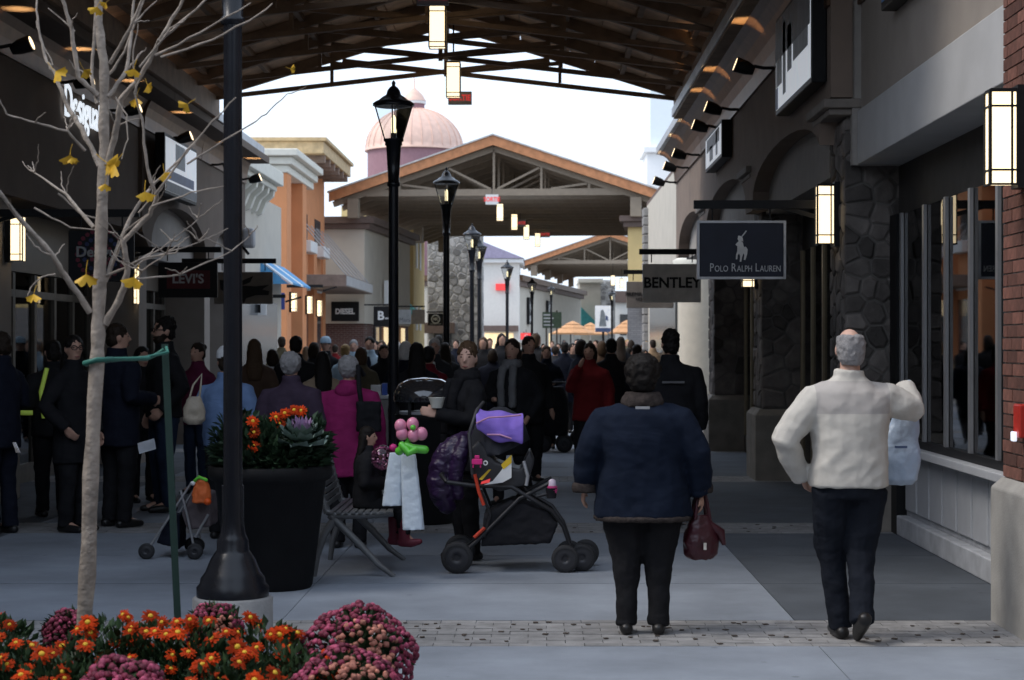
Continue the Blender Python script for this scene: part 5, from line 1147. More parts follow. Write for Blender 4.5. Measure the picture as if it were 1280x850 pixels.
of = M('orange_petal', (.38, .032, .003), .7, var=.25, scale=30, bump=.1, spec=.1, rnd='obj', rvar=.45); oy = M('flower_eye', (.75, .45, .03), .7, bump=.4, bscale=300)
def daisy(n=13, r=.035, seed=0):
    q = random.Random(seed); m = MB()
    for layer, (rr_, zz) in enumerate(((1, .0), (.78, .006))):
        for k in range(n):
            a = 2*math.pi*(k+.5*layer)/n+q.uniform(-.08, .08); L_ = r*rr_*q.uniform(.85, 1.1); w2 = L_*.19; dz = q.uniform(-.006, .008)
            c_, s_ = math.cos(a), math.sin(a)
            P = lambda t, w_, z: (c_*t-s_*w_, s_*t+c_*w_, z+zz)
            m.add([P(.006, -.002, 0), P(L_*.55, -w2, .004+dz*.4), P(L_, -w2*.5, dz), P(L_*1.02, w2*.5, dz), P(L_*.55, w2, .004+dz*.4), P(.006, .002, 0)], [(0, 1, 4, 5), (1, 2, 3, 4)])
    return m
dms = [daisy(12+k, .036, k).mesh('flower', of) for k in range(3)]
dcm = MB().ell((0, 0, .009), (.0105, .0105, .006), 10, 6).mesh('flower_centre', oy)
def put_flower(root, loc, tilt, az, sc, k):
    o = link('flower', dms[k % 3], root, loc, scale=(sc,)*3); o.rotation_mode = 'XYZ'
    n_ = Vector((math.sin(tilt)*math.cos(az), math.sin(tilt)*math.sin(az), math.cos(tilt))); o.rotation_euler = n_.to_track_quat('Z', 'Y').to_euler()
    c = bpy.data.objects.new('flower_centre', dcm); COL.objects.link(c); c.parent = o
for i, (px, py) in enumerate(((316, 527), (318, 541), (317, 558), (345, 522), (356, 517), (368, 513), (377, 514), (350, 530))):
    p = at(px, py, 12.2 if px < 330 else 12.35); put_flower(pp, (p.x-gx(338, 12.5), p.y-12.5, p.z-.77), R(62), -math.pi/2+rr.uniform(-.5, .5), 1.2, i)
cab = empty('ornamental_cabbage', (gx(376, 12.3), 12.3, .84), 0, 'grey-green ornamental cabbage with lilac heart in the planter', 'plant')
cg = M('cabbage_green', (.16, .22, .19), .6, scale=10, bump=.4); cl = M('cabbage_lilac', (.42, .27, .47), .6, scale=10, bump=.4)
for ring in range(5):
    for k in range(9-ring):
        a = 2*math.pi*k/(9-ring)+ring*.4; r0 = .03; L_ = .16-.025*ring; el_ = R(12+17*ring); m = MB(); g = []
        for i in range(5):
            t = i/4; row = []
            for j in range(5):
                v = (j-2)/2; wdt = L_*.5*math.sin(math.pi*min(.9, t*.85+.1)); x_ = r0+L_*t*math.cos(el_); z_ = L_*t*math.sin(el_)+.03*ring*.8+.012*math.sin(j*2.6+k)*t+.03*v*v*t
                row.append((math.cos(a)*x_-math.sin(a)*v*wdt, math.sin(a)*x_+math.cos(a)*v*wdt, z_))
            g.append(row)
        m.loft(g, True, closed=False); m.build('cabbage_leaf', cl if ring >= 3 else cg, cab)
cab.location.z = .98; cab.rotation_euler = (R(-8), 0, 0); cab.rotation_euler = (R(12), 0, .3)
# bench, seen from its end, facing right
bn = empty('bench', (-1.28, 13.6, 0), 0, 'grey metal bench with splayed curved legs and perforated seat', 'bench')
bgm = M('bench_grey', (.16, .165, .17), .5, .3, var=.1, bump=.1)
for y in (-.55, .45):
    MB().tube([(-.20, y, .44), (-.12, y, .36), (.02, y, .22), (.14, y, .09), (.26, y, .0)], [.028, .028, .026, .022, .016], 8).build('leg', bgm, bn)
    MB().tube([(-.16, y, .42), (-.24, y, .30), (-.29, y, .15), (-.31, y, 0)], [.028, .027, .024, .018], 8).build('leg', bgm, bn)
    MB().tube([(.25, y, .45), (.1, y, .435), (-.15, y, .43), (-.22, y, .46)], .024, 8).build('seat_rail', bgm, bn)
    MB().tube([(-.22, y, .45), (-.27, y, .6), (-.33, y, .86)], .022, 8).build('back_rail', bgm, bn)
for k in range(9): MB().box(-.2+k*.05, -.2+k*.05+.036, -.6, .55, .452, .466).build('seat_slat', bgm, bn)
for k in range(8): MB().bar((-.235-k*.0125, -.6, .5+k*.045), (-.235-k*.0125, .55, .5+k*.045), .014, .034).build('back_slat', bgm, bn)
bi = empty('litter_bin', (gx(531, 17), 17, 0), 0, 'black litter bin with glossy domed lid left of the standing woman', 'litter bin')
MB().lathe([(.25, 0), (.27, .02), (.27, .95), (.28, .96), (.28, 1.0)], 28).build('drum', black, bi)
MB().lathe([(.285, 1.12), (.29, 1.14), (.285, 1.2), (.24, 1.28), (.16, 1.325), (.02, 1.34)], 28).build('lid', M('bin_lid', (.03, .03, .033), .12, bump=0, spec=.9, coat=.8), bi)
for k in range(6): MB().bar((.25*math.cos(k*1.047), .25*math.sin(k*1.047), 1.0), (.25*math.cos(k*1.047), .25*math.sin(k*1.047), 1.13), .03).build('lid_post', black, bi)
MB().lathe([(.24, 1.005), (.24, 1.03)], 24).build('ash_tray', zinc, bi)
ct = empty('counter', (gx(474, 22), 22, 0), 0, 'pale grey counter with leaflets left of the tall lamp post', 'counter')
MB().box(-.13, .22, -.2, .2, 0, 1.0).build('body', M('counter_grey', (.30, .29, .275), .8), ct, .01); MB().box(-.16, .25, -.23, .23, 1.0, 1.04).build('top', M('counter_top', (.7, .7, .7), .4), ct, .01)
lf_ = empty('leaflet_stack', (gx(471, 22), 21.95, 1.041), 0, 'white and blue leaflets on the pale counter', 'leaflets')
MB().box(-.06, .06, -.08, .08, 0, .12).build('white_stack', white, lf_); MB().box(.07, .13, -.05, .05, 0, .14).build('blue_stack', M('leaflet_blue', (.05, .12, .5), .5, bump=0), lf_); MB().box(-.12, -.07, -.05, .05, 0, .06).build('red_stack', redsign, lf_)

# ---------------------------------------------------------------- bags and held things
def bag_loft(mb, rings): return mb.loft(rings, True)
def sack(name, mat, parent, w0, w1, d0, d1, h, vox=.009, fold=.03, fs=.06, loc=None):
    g = MB().loft([ringz(z*h, w0+(w1-w0)*z, d0+(d1-d0)*z, 0, 16, .7) for z in (0, .04, .3, .6, .85, 1)])
    o = g.build(name, mat, parent, loc=loc); return grow(o, vox, 3, fold, fs)
hb = empty('handbag', (XB+.335, DB+.03, .42), .3, 'dark red leather handbag in the hand of the denim-jacketed woman', 'handbag')
lea = M('maroon_leather', (.05, .008, .014), .35, var=.2, scale=12, bump=.25, bscale=60, spec=.5)
grow(MB().loft([ringz(z, a, d, 0, 16, .8) for z, a, d in ((0, .07, .05), (.03, .098, .065), (.10, .105, .07), (.18, .085, .055), (.25, .05, .035))]).build('pouch', lea, hb), .008, 3, .02, .05)
for s_ in (-1, 1): MB().tube([(-.045, s_*.03, .23), (-.03, s_*.02, .33), (-.01, s_*.01, .415), (.012, s_*.01, .415), (.03, s_*.02, .33), (.045, s_*.03, .23)], .011, 8).build('handle', lea, hb)
MB().tube([(.05, -.02, .2), (.11, -.03, .15), (.13, -.035, .08)], [.02, .03, .012], 8).build('flap', lea, hb)
MB().box(-.014, .004, -.078, -.072, .06, .10).build('buckle', M('bright_metal', (.8, .8, .82), .15, 1, bump=0), hb)
pbm = M('plastic_bag', (.42, .52, .66), .4, var=.08, scale=8, bump=.4, bscale=25, spec=.5, bdist=.02)
bgp = empty('shopping_bag', (XM+.335, DM+.255, .845), 0, 'pale blue plastic shopping bag held up by the man in the fleece', 'shopping bag')
grow(MB().loft([ringz(z, a, d, 0, 16, .75) for z, a, d in ((.0, .07, .03), (.03, .10, .07), (.14, .115, .08), (.26, .10, .055))]+[[p+Vector((x, 0, 0)) for p in ringz(z, a, d, 0, 16, .75)] for z, a, d, x in ((.40, .075, .035, .035), (.52, .04, .022, .05), (.60, .022, .02, .04))]).build('sack', pbm, bgp), .008, 3, .022, .08)
MB().box(-.05, .02, -.090, -.080, .215, .228).build('bag_print', M('bag_print', (.1, .15, .3), .5, bump=0), bgp)
tb = empty('handbag', (gx(243, 15.3), 15.3, .98), .2, 'cream shoulder bag carried beside the light blue jacket', 'handbag')
grow(MB().loft([ringz(z, a, d, 0, 14, .8) for z, a, d in ((0, .06, .04), (.04, .095, .06), (.14, .09, .06), (.23, .05, .035))]).build('pouch', M('cream_leather', (.42, .36, .28), .5, bump=.3), tb), .012, 3, .02, .05)
MB().tube([(-.04, 0, .22), (-.01, 0, .33), (.06, 0, .42), (.05, 0, .3), (.04, 0, .22)], .01, 6).build('strap', _M['cream_leather'], tb)
sb = empty('shoulder_bag', (gx(462, 14.75), 14.68, .95), 0, 'black shoulder bag with wide strap on the magenta jacket', 'handbag')
grow(MB().loft([ringz(z, .1, .05, 0, 14, .7) for z in (0, .1, .24)]).build('pouch', C['black'], sb), .012, 2, .02, .05)
MB().tube([(-.06, .0, .22), (-.075, -.02, .35), (-.09, .06, .52), (-.05, .12, .45)], .02, 8).build('strap', C['black'], sb)
pa = empty('papers', at(184, 560, 16.1), .5, 'folded white papers in the hand of the tall man behind the tree', 'paper')
for i in range(3): MB().add([(-.07, i*.01, -.05+i*.02), (.08, i*.01, -.01+i*.02), (.08, .04+i*.01, .04+i*.02), (-.07, .04+i*.01, .0+i*.02)], [(0, 1, 2, 3)]).build('sheet', M('paper', (.5, .52, .56), .7, bump=0), pa)
kc = empty('key_bunch', at(16, 553, 15.85), 0, 'shiny metal object in the hand of the person at the left edge', 'keys')
for i in range(3): MB().tube([(i*.01, 0, 0), (.02+i*.012, 0, -.05), (.03+i*.016, 0, -.09)], .008, 6).build('key', M('bright_metal', (.8, .8, .82)), kc)
cu = empty('paper_cup', at(546, 505, 13.85), 0, 'small pale paper bowl in the hand of the woman behind the stroller', 'cup')
MB().lathe([(.04, -.03), (.062, .045), (.064, .05), (.058, .045), (.04, -.02)], 18).build('bowl', M('paper_bowl', (.55, .55, .50), .6, bump=.1), cu)
# white carrier bags, balloons at the bench
wb_ = M('white_carrier', (.62, .70, .78), .5, var=.06, bump=.25, bscale=20, spec=.4, bdist=.02)
for i, (x0, x1, xt0, xt1, y0, y1, lab) in enumerate(((477, 503, 487, 505, 566, 632, 'shorter pale blue carrier bag hanging behind the balloon flower'), (503, 531, 501, 520, 568, 662, 'long white carrier bag hanging below the balloon flower'))):
    D = 12.95-.06*i; o = empty('carrier_bag', (gx((x0+x1)/2, D), D, at(0, y1, D).z), 0, lab, 'shopping bag'); h = (y1-y0)*D/F; w_ = (x1-x0)*D/F/2; sft = ((xt0+xt1)-(x0+x1))/2*D/F; wt = (xt1-xt0)*D/F/2
    g = MB().loft([[p+Vector((sft*z, 0, 0)) for p in ringz(z*h, w_+(wt-w_)*z, .05-.035*z, 0, 12, .55)] for z in (0, .05, .35, .7, 1)]); grow(g.build('bag', wb_, o), .007, 2, .012, .08)
bpk = M('balloon_pink', (.70, .25, .38), .25, var=.05, bump=0, spec=.6); bgn = M('balloon_green', (.12, .55, .05), .25, var=.05, bump=0, spec=.6)
bf_ = empty('balloon_flower', at(513, 560, 12.75), 0, 'pink balloon flower on green balloon stem above the carrier bags', 'balloon')
k = 12.75/F
for dx, dy in ((-12, -28), (3, -30), (-10, -18), (4, -16), (14, -18)): MB().ell((dx*k, -.02, -dy*k), (.043, .04, .048), 14, 10).build('petal', bpk, bf_)
MB().ell((4*k, -.055, 26*k), (.02, .02, .02), 10, 7).build('centre', bgn, bf_)
MB().tube([(-14*k, 0, -4*k), (-4*k, -.02, 4*k), (2*k, -.02, 0), (18*k, -.01, -2*k)], .03, 10, round_ends=True).tube([(-10*k, -.03, 4*k), (-2*k, -.05, -6*k), (6*k, -.03, -2*k)], .026, 10, round_ends=True).tube([(-4*k, 0, 16*k), (-2*k, 0, 0)], .02, 8).build('stem', bgn, bf_)
ba = empty('balloon', at(478, 572, 13.1), 0, 'clear round balloon with pink speckles at the bench', 'balloon')
MB().ell((0, 0, 0), (.083, .083, .09), 24, 16).build('skin', Glass('balloon_film', (.80, .62, .72), .05), ba)
q = MB()
for _ in range(90):
    v = Vector((rr.gauss(0, 1), rr.gauss(0, 1), rr.gauss(0, 1))).normalized()*.078; q.ell(v, (.008, .008, .008), 5, 4)
q.build('speckles', M('speckle_pink', (.70, .38, .52), .4, bump=0), ba)
MB().ell((.078, -.0, .068), (.03, .028, .03), 12, 8).build('knot', M('balloon_magenta', (.55, .03, .20), .3, bump=0), ba)

# ---------------------------------------------------------------- strollers
def wheel(root, c, r, w_, ax=(0, 1, 0)):
    o = empty('w'); bpy.data.objects.remove(o)
    t = MB(); n = 24
    pr = [(r*.72, -w_/2), (r*.95, -w_/2), (r, -w_*.3), (r, w_*.3), (r*.95, w_/2), (r*.72, w_/2), (r*.72, -w_/2)]
    t.lathe(pr, n, cap=False); t.v = [(x+c[0], z+c[1], y+c[2]) for x, y, z in t.v]
    ty = t.build('wheel', M('tyre', (.022, .022, .024), .7, bump=.1), root, fix=True)
    h = MB().lathe([(r*.72, -w_*.35), (r*.5, -w_*.42), (r*.2, -w_*.55), (r*.2, w_*.55), (r*.5, w_*.42), (r*.72, w_*.35)], n); h.v = [(x+c[0], z+c[1], y+c[2]) for x, y, z in h.v]
    h.build('hub', M('wheel_hub', (.045, .045, .05), .4, .3, bump=0), ty, fix=True)
D = 13.45; X0 = gx(640, D)
st = empty('stroller', (X0, D, 0), 0, 'black travel-system stroller with infant seat beside the standing woman', 'stroller')
k = D/F
def S(px, py, dy=0): return Vector(((px-640)*k, dy, CH-(py-CY)*k))
frm = M('stroller_frame', (.03, .03, .033), .4, .3, bump=0); fab = cloth('stroller_fabric', (.02, .02, .023))
for dy in (-.22, .26): wheel(st, (S(573, 0).x, dy, .115), .115, .05)
for dy in (-.17, -.09, .15, .22): wheel(st, (S(706+(dy > 0)*6+(21 if dy in (-.09, .22) else 0), 0).x-.0, dy, .10), .10, .035)
for dy in (-.20, .24):
    MB().tube([S(573, 694, dy), S(600, 670, dy), S(650, 620, dy), S(690, 600, dy)], .014, 8).build('frame_tube', frm, st)
    MB().tube([S(716, 690, dy*.7), S(704, 655, dy*.8), S(690, 636, dy), S(640, 606, dy), S(590, 604, dy), S(560, 600, dy)], .016, 8).build('frame_tube', frm, st)
    MB().tube([S(606, 668, dy), S(614, 640, dy), S(602, 610, dy)], .011, 8).build('frame_tube', frm, st)
MB().tube([S(560, 600, -.20), S(553, 592, -.15), S(553, 592, .19), S(560, 600, .24)], .016, 8).build('handle_bar', frm, st)
MB().tube([S(573, 694, -.2), S(573, 694, .24)], .012, 8).build('axle', frm, st)
grow(MB().loft([[S(px, py, dy) for px, py, dy in ((602, 680, a), (606, 640, a), (640, 622, a), (685, 636, a), (697, 652, a), (688, 676, a))] for a in (-.19, -.185, .0, .22)], True).build('basket', fab, st), .012, 3, .02, .06)
# infant seat with hood
grow(MB().loft([[S(px, py, dy) for px, py, dy in ((590, 596, a), (588, 560, a), (600, 548, a), (620, 575, a), (650, 585, a), (662, 560, a), (668, 575, a), (660, 604, a), (625, 612, a))] for a in (-.2, -.195, .03, .235, .24)], True).build('seat_shell', M('seat_plastic', (.03, .03, .034), .5, bump=.1), st), .012, 4)
hd = MB()
rings = []
for i in range(9):
    a = R(-95+i*21); c_ = S(625, 566)
    r_ = .235
    rings.append([c_+Vector((r_*1.02*math.sin(a)*1.0, -.21*math.cos(q)*-1, 0))*0+Vector((math.sin(a)*r_*math.sin(q)*.98, math.cos(q)*.22, math.cos(a)*r_*1.45*math.sin(q))) for q in [math.pi*j/12 for j in range(13)]])
hd.loft(rings, True, closed=False)
ho = hd.build('hood', cloth('hood_fabric', (.035, .037, .045)), st, fix=True); so_ = ho.modifiers.new('thick', 'SOLIDIFY'); so_.thickness = .012
MB().tube([S(592, 590, -.225), S(588, 540, -.23), S(597, 512, -.2), S(604, 503, 0), S(597, 512, .2), S(588, 540, .23), S(592, 590, .225)], .013, 8).build('carry_handle', M('handle_plastic', (.05, .05, .055), .5, bump=0), st)
MB().add([S(*p) for p in ((617, 598, -.246), (626, 587, -.246), (640, 567, -.246), (640, 594, -.246), (629, 600, -.246), (606, 603, -.246))], [(0, 1, 2, 3, 4, 5)]).build('warning_label', white, st)
MB().add([S(*p) for p in ((627, 578, -.248), (640, 566, -.248), (640, 576, -.248), (630, 584, -.248))], [(0, 1, 2, 3)]).add([S(*p) for p in ((600, 596, -.248), (612, 584, -.248), (615, 584, -.248), (604, 597, -.248))], [(0, 1, 2, 3)]).build('warning_stripe', M('label_yellow', (.75, .5, .03), .5, bump=0), st)
MB().add([S(*p) for p in ((603, 599, -.2485), (614, 595, -.2485), (613, 600, -.2485), (602, 602, -.2485))], [(0, 1, 2, 3)]).build('label_corner', redsign, st)
MB().tube([S(595, 590, -.235), S(600, 612, -.235), S(606, 628, -.235)], .014, 6).tube([S(594, 668, -.215), S(607, 656, -.215)], .014, 6).build('red_strap', M('strap_red', (.55, .05, .02), .6, bump=0), st)
MB().tube([S(655, 574, -.23), S(660, 592, -.23), S(658, 604, -.23)], .013, 8).build('latch', zinc, st)
MB().lathe([(.032, 0), (.042, .07), (.044, .075)], 14).build('cup_holder', fab, st, loc=S(689, 620, -.2)); MB().tube([S(670, 618, -.2), S(686, 614, -.2)], .012, 6).build('cup_arm', frm, st)
tb2 = empty('sippy_cup', (X0+S(690, 0).x, D-.2, S(0, 615).z), 0, 'pink drinking cup in the stroller cup holder', 'cup')
MB().lathe([(.03, 0), (.038, .03), (.036, .06)], 14).build('cup', M('cup_pink', (.60, .06, .22), .4, bump=0), tb2); MB().lathe([(.03, .061), (.026, .10), (.01, .11)], 14).build('lid', M('cup_clear', (.6, .5, .6), .2, bump=0), tb2)
bk = empty('blanket', (X0+S(624, 0).x, D, S(0, 545).z), 0, 'lilac fleece blanket folded over the stroller hood', 'blanket')
lil = cloth('lilac', (.26, .17, .62), bscale=220); Sb = lambda px, py, dy: S(px, py, dy)-Vector((S(624, 0).x, 0, S(0, 545).z))
rows_ = []
for i in range(9):
    t = i/8; row = []
    for j in range(7):
        u = j/6; px = 596+t*58; top_ = 505+5*math.sin(t*3)+6*t; py = top_+(32+10*t)*u+3*math.sin(t*9+u*4); row.append(Sb(px, py, -.24-.03*math.sin(u*2.8)-.012*math.sin(t*14)+.10*(1-u)**3))
    rows_.append(row)
b1_ = MB().loft(rows_, True, closed=False).build('fold', lil, bk, fix=True); b1_.modifiers.new('thick', 'SOLIDIFY').thickness = .02
for o_ in (b1_,): o_.modifiers.new('soft', 'SUBSURF').levels = 1
MB().tube([Sb(597, 527, -.275), Sb(612, 520, -.285), Sb(630, 519, -.285), Sb(652, 517, -.28)], .007, 6).tube([Sb(610, 541, -.272), Sb(626, 541, -.28), Sb(640, 546, -.275)], .007, 6).build('edging', M('blanket_edge', (.55, .28, .45), .8), bk)
ty_ = empty('hanging_toy', at(596, 577, D-.29), 0, 'small pink toy hanging on the infant seat', 'toy')
MB().box(-.035, .04, -.02, .02, -.02, .02).box(-.015, .02, -.018, .018, .02, .045).box(-.03, -.02, -.01, .01, -.045, -.02).box(.022, .032, -.01, .01, -.045, -.02).build('body', M('toy_pink', (.70, .03, .22), .4, bump=0), ty_, .006)
MB().tube([(.062+.014*math.cos(q), 0, -.01+.014*math.sin(q)) for q in [2*math.pi*i/12 for i in range(13)]], .005, 6).build('ring', white, ty_)
pj = empty('puffer_jacket', at(562, 590, 13.55), 0, 'dark purple quilted jacket draped over the stroller handle', 'jacket')
pjm = M('purple_puffer', (.028, .012, .048), .38, var=.25, scale=10, bump=.2, spec=.5); g = MB()
cpts = [Vector((30, .02, 46)), Vector((16, 0, 40)), Vector((2, -.01, 28)), Vector((-8, -.02, 14)), Vector((-12, -.02, -2)), Vector((-12, -.02, -18)), Vector((-8, -.01, -32)), Vector((-2, 0, -44))]
P_ = []; Q_ = []
for a in range(len(cpts)-1):
    for u in (0, .25, .5, .75):
        c_ = cpts[a].lerp(cpts[a+1], u); P_.append(Vector((c_.x*k, c_.y, c_.z*k))); tt_ = a+u
        Q_.append((.04+.045*min(1, tt_/2.2))*(1+.13*abs(math.sin(tt_*math.pi*1.0)))*(1 if tt_ < 5.8 else 1-.25*(tt_-5.8)))
g.tube(P_, Q_, 16, round_ends=True); g.tube([P_[4]+Vector((.02, -.06, 0)), P_[10]+Vector((.10, -.08, 0)), P_[16]+Vector((.12, -.06, -.02)), P_[21]+Vector((.13, -.04, -.03))], [.05, .06, .055, .045], 12, round_ends=True)
grow(g.build('quilted_shell', wrinkle(pjm, .4, .03, 9), pj), .010, 2, .022, .05)
# umbrella stroller at the left
D = 14.3; k = D/F; us = empty('folding_stroller', (gx(228, D), D, 0), 0, 'small folding stroller with grey hubs behind the green stake', 'stroller')
def S2(px, py, dy=0): return Vector(((px-228)*k, dy, CH-(py-CY)*k))
for px, dy in ((190, -.2), (233, .25), (250, -.22), (240, .2)): wheel(us, (S2(px, 0).x, dy, .062), .062, .035)
for p, q_, dy in (((190, 686), (246, 600), -.2), ((250, 688), (240, 640), -.2), ((250, 668), (266, 640), -.2), ((240, 640), (232, 610), -.2), ((195, 680), (246, 600), .2), ((246, 688), (238, 640), .2)): MB().tube([S2(*p, dy), S2(*q_, dy)], .010, 8).build('frame_tube', alum, us)
grow(MB().loft([[S2(px, py, a) for px, py in ((232, 640), (246, 612), (266, 615), (268, 655), (240, 660))] for a in (-.17, .17)], True).build('seat', cloth('taupe_seat', (.12, .10, .105)), us), .012, 3, .02, .06)
grow(MB().loft([[S2(px, py, a) for px, py in ((200, 676), (214, 645), (230, 640), (228, 684))] for a in (-.15, .15)], True).build('leg_apron', C['navy'], us), .012, 3, .02, .06)
MB().bar(S2(246, 602, -.2), S2(246, 602, .2), .02).build('cross_bar', black, us)
tt = empty('toy_bag', at(252, 612, 14.05), 0, 'orange and green toy on the folding stroller', 'toy')
grow(MB().loft([ringz(z, a, .05, 0, 12, .7) for z, a in ((-.1, .07), (-.03, .075), (.05, .05), (.09, .03))]).build('body', M('toy_orange', (.62, .13, .03), .6), tt), .009, 3, .02, .04)
MB().tube([(-.045, -.03, .07), (-.01, -.05, .1), (.04, -.03, .075)], .014, 8, round_ends=True).build('green_cap', M('toy_green', (.15, .62, .05), .5, bump=0), tt); MB().ell((.05, -.03, -.09), (.03, .03, .028), 10, 8).build('bobble', M('toy_bright', (.75, .10, .01), .5, bump=0), tt); MB().ell((-.06, -.03, .05), (.022, .02, .018), 8, 6).build('white_tuft', white, tt)
# distant stroller
D = 28.2; k = D/F; ds = empty('stroller', (gx(692, D), D, 0), 0, 'distant black stroller coming towards us in the crowd', 'stroller')
for px, dy in ((-13, -.25), (-13, .3), (13, -.25), (13, .3)): wheel(ds, (px*k, dy, .13), .13, .05)
grow(MB().loft([ringz(z, a, .25, 0, 12, .7) for z, a in ((.25, .2), (.5, .24), (.8, .22), (1.0, .16))]).build('seat', fab, ds), .025, 3)
for sg in (-1, 1): MB().tube([(sg*.2, -.25, .13), (sg*.22, .1, .6), (sg*.2, .45, 1.05)], .016, 6).build('frame_tube', frm, ds)
MB().tube([(-.2, .45, 1.05), (.2, .45, 1.05)], .018, 6).build('handle_bar', frm, ds)

# ---------------------------------------------------------------- young ginkgo tree, stake and strap
TD = 7.5; k = TD/F
bark = M('pale_bark', (.33, .28, .235), .85, var=.35, scale=14, bump=.8, bscale=45)
tr = empty('young_tree', (gx(106, TD), TD, 0), 0, 'slender young tree with pale bark and a few yellow fan leaves', 'tree')
T0 = Vector((gx(106, TD), TD, 0))
def tp(px, py, dy=0): return at(px, py, TD)+Vector((0, dy, 0))-T0
def wob(pts, sub=4, amp=.006):
    out = []
    for a, b in zip(pts, pts[1:]):
        for i in range(sub): out.append(a.lerp(b, i/sub)+Vector((rr.uniform(-amp, amp), rr.uniform(-amp, amp), rr.uniform(-amp, amp))))
    return out+[pts[-1]]
def limb(pix, r0, r1, dy1=0, name='branch', dy0=0, n=8):
    m_ = len(pix)-1; P = wob([tp(x, y, dy0+(dy1-dy0)*i/m_) for i, (x, y) in enumerate(pix)], 4, .003 if r0 > .01 else .005)
    return MB().tube(P, [(r0+(r1-r0)*i/(len(P)-1))*k*(1+.10*math.sin(i*2.3)) for i in range(len(P))], n).build(name, bark, tr)
limb([(103, 905), (105, 800), (112, 640), (121, 450), (124, 390), (127, 280), (130, 180), (131, 90), (124, 30), (120, -60), (119, -160)], 11.5, 3.6, 0, 'trunk', n=12)
BR = [([(113, 391), (85, 345), (75, 322), (34, 272), (0, 223), (-40, 190)], 6, 3, -.25), ([(131, 406), (155, 366), (163, 335), (160, 303), (194, 270), (204, 249), (193, 213), (189, 155), (181, 124)], 7, 1.6, -.2),
      ([(130, 355), (147, 300), (160, 262), (178, 232), (205, 200), (230, 172)], 5, 1.5, .25), ([(118, 285), (75, 240), (26, 210)], 4, 1.6, .2), ([(124, 207), (100, 160), (78, 129), (60, 88), (47, 70), (36, 39), (28, 0), (26, -60)], 5, 1.5, .25),
      ([(106, 188), (88, 166), (52, 157), (22, 149)], 3, 1.5, -.15), ([(132, 216), (150, 160), (158, 127), (181, 109), (204, 78), (215, 62)], 6, 3.5, -.25), ([(122, 119), (100, 98), (93, 39), (83, 0), (70, -60)], 5, 2.5, -.1),
      ([(122, 130), (109, 90), (111, 0), (110, -80)], 4, 2, .2), ([(135, 121), (155, 85), (159, 26), (158, -50)], 4.5, 2, .15), ([(138, 80), (166, 39), (191, 0), (215, -40)], 3.5, 1.5, -.2),
      ([(134, 345), (181, 324), (225, 318)], 2.6, 1.4, -.1), ([(181, 324), (243, 301)], 1.8, .9, .1), ([(166, 350), (220, 342), (281, 312), (300, 290)], 2, .9, .25), ([(140, 335), (160, 290), (200, 262)], 2.4, 1.2, -.1), ([(155, 366), (185, 340), (220, 320)], 1.8, .9, -.2), ([(165, 335), (210, 300), (240, 270)], 1.8, .9, .15)]
for pts, r0, r1, dy in BR: limb(pts, r0*.7, r1*.62, dy)
TW = [([(215, 62), (235, 30), (256, 0), (265, -20)], 2.4, 1, -.3), ([(212, 66), (250, 35), (292, 0)], 2, .9, -.3), ([(205, 78), (260, 50), (323, 15)], 1.8, .8, -.2), ([(207, 76), (270, 55), (330, 23), (345, 10)], 1.6, .8, -.1), ([(190, 95), (230, 50), (250, 40)], 1.4, .7, -.3), ([(204, 249), (235, 205), (275, 160), (305, 130)], 1.6, .8, -.2), ([(200, 262), (250, 245), (290, 238)], 1.3, .7, -.2), ([(225, 200), (262, 175), (300, 152), (325, 135), (350, 110), (375, 100)], 1.4, .6, .2),
      ([(181, 124), (178, 80), (186, 40)], 1.3, .7, -.2), ([(85, 345), (70, 348), (60, 360), (56, 372)], 1.1, .6, -.25), ([(75, 322), (58, 310), (50, 296)], 1.5, .8, -.2), ([(34, 272), (28, 258)], 1.4, .8, -.2), ([(47, 70), (30, 40), (20, 10)], 1, .6, .3), ([(160, 262), (175, 240), (178, 214)], 1.2, .6, .25), ([(155, 127), (170, 150), (172, 180), (166, 205)], 1.1, .6, -.2), ([(60, 238), (85, 262), (116, 272)], 1.5, .8, .2), ([(36, 258), (80, 282), (140, 290)], 1.4, .8, .1), ([(160, 26), (190, -5)], 1.4, .8, .1), ([(93, 39), (60, 10)], 1.3, .7, 0), ([(131, 90), (150, 60), (175, -10)], 2, 1, .1)]
for pts, r0, r1, dy in TW: limb(pts, r0, r1, dy, 'twig', dy*.8, 6)
for _ in range(55):                               # fine side twigs
    pts, r0, r1, dy = rr.choice(BR); i_ = rr.randrange(1, len(pts)); x, y = pts[i_]; f0 = i_/(len(pts)-1)
    sx_ = rr.choice([-1, 1]); ln = rr.uniform(12, 42); a = R(rr.uniform(20, 75)); z0t = dy*f0
    x1, y1 = x+sx_*ln*math.cos(a), y-ln*math.sin(a)
    limb([(x, y), ((x+x1)/2+rr.uniform(-3, 3), (y+y1)/2+rr.uniform(-3, 3)), (x1, y1)], 1.1, .5, z0t+rr.uniform(-.12, .12), 'twig', z0t, 5)
ginkgo = M('ginkgo_yellow', (.72, .42, .03), .55, var=.15, scale=40, bump=.1, rnd='obj', rvar=.15)
def fan(seed):
    q = random.Random(seed); n = 12; sp = R(62); v = [(0, 0, 0)]; f_ = []
    for ring in (.5, 1.0):
        for i in range(n+1):
            a = -sp+2*sp*i/n; r_ = ring*(.042+.004*math.sin(i*2.1+seed)-(.016 if i == n//2 and ring == 1 else 0)); v.append((r_*math.sin(a), .012*math.sin(a*2.5+seed)*ring+q.uniform(-.001, .001), -r_*math.cos(a)))
    for i in range(n):
        f_ += [(0, 1+i, 2+i), (1+i, 1+n+1+i, 2+n+1+i, 2+i)]
    m = MB().add(v, f_, True); m.tube([(0, 0, 0), (.002, 0, .02), (.008, 0, .045)], .0012, 4); return m.mesh('leaf', ginkgo)
fans = [fan(i) for i in range(4)]
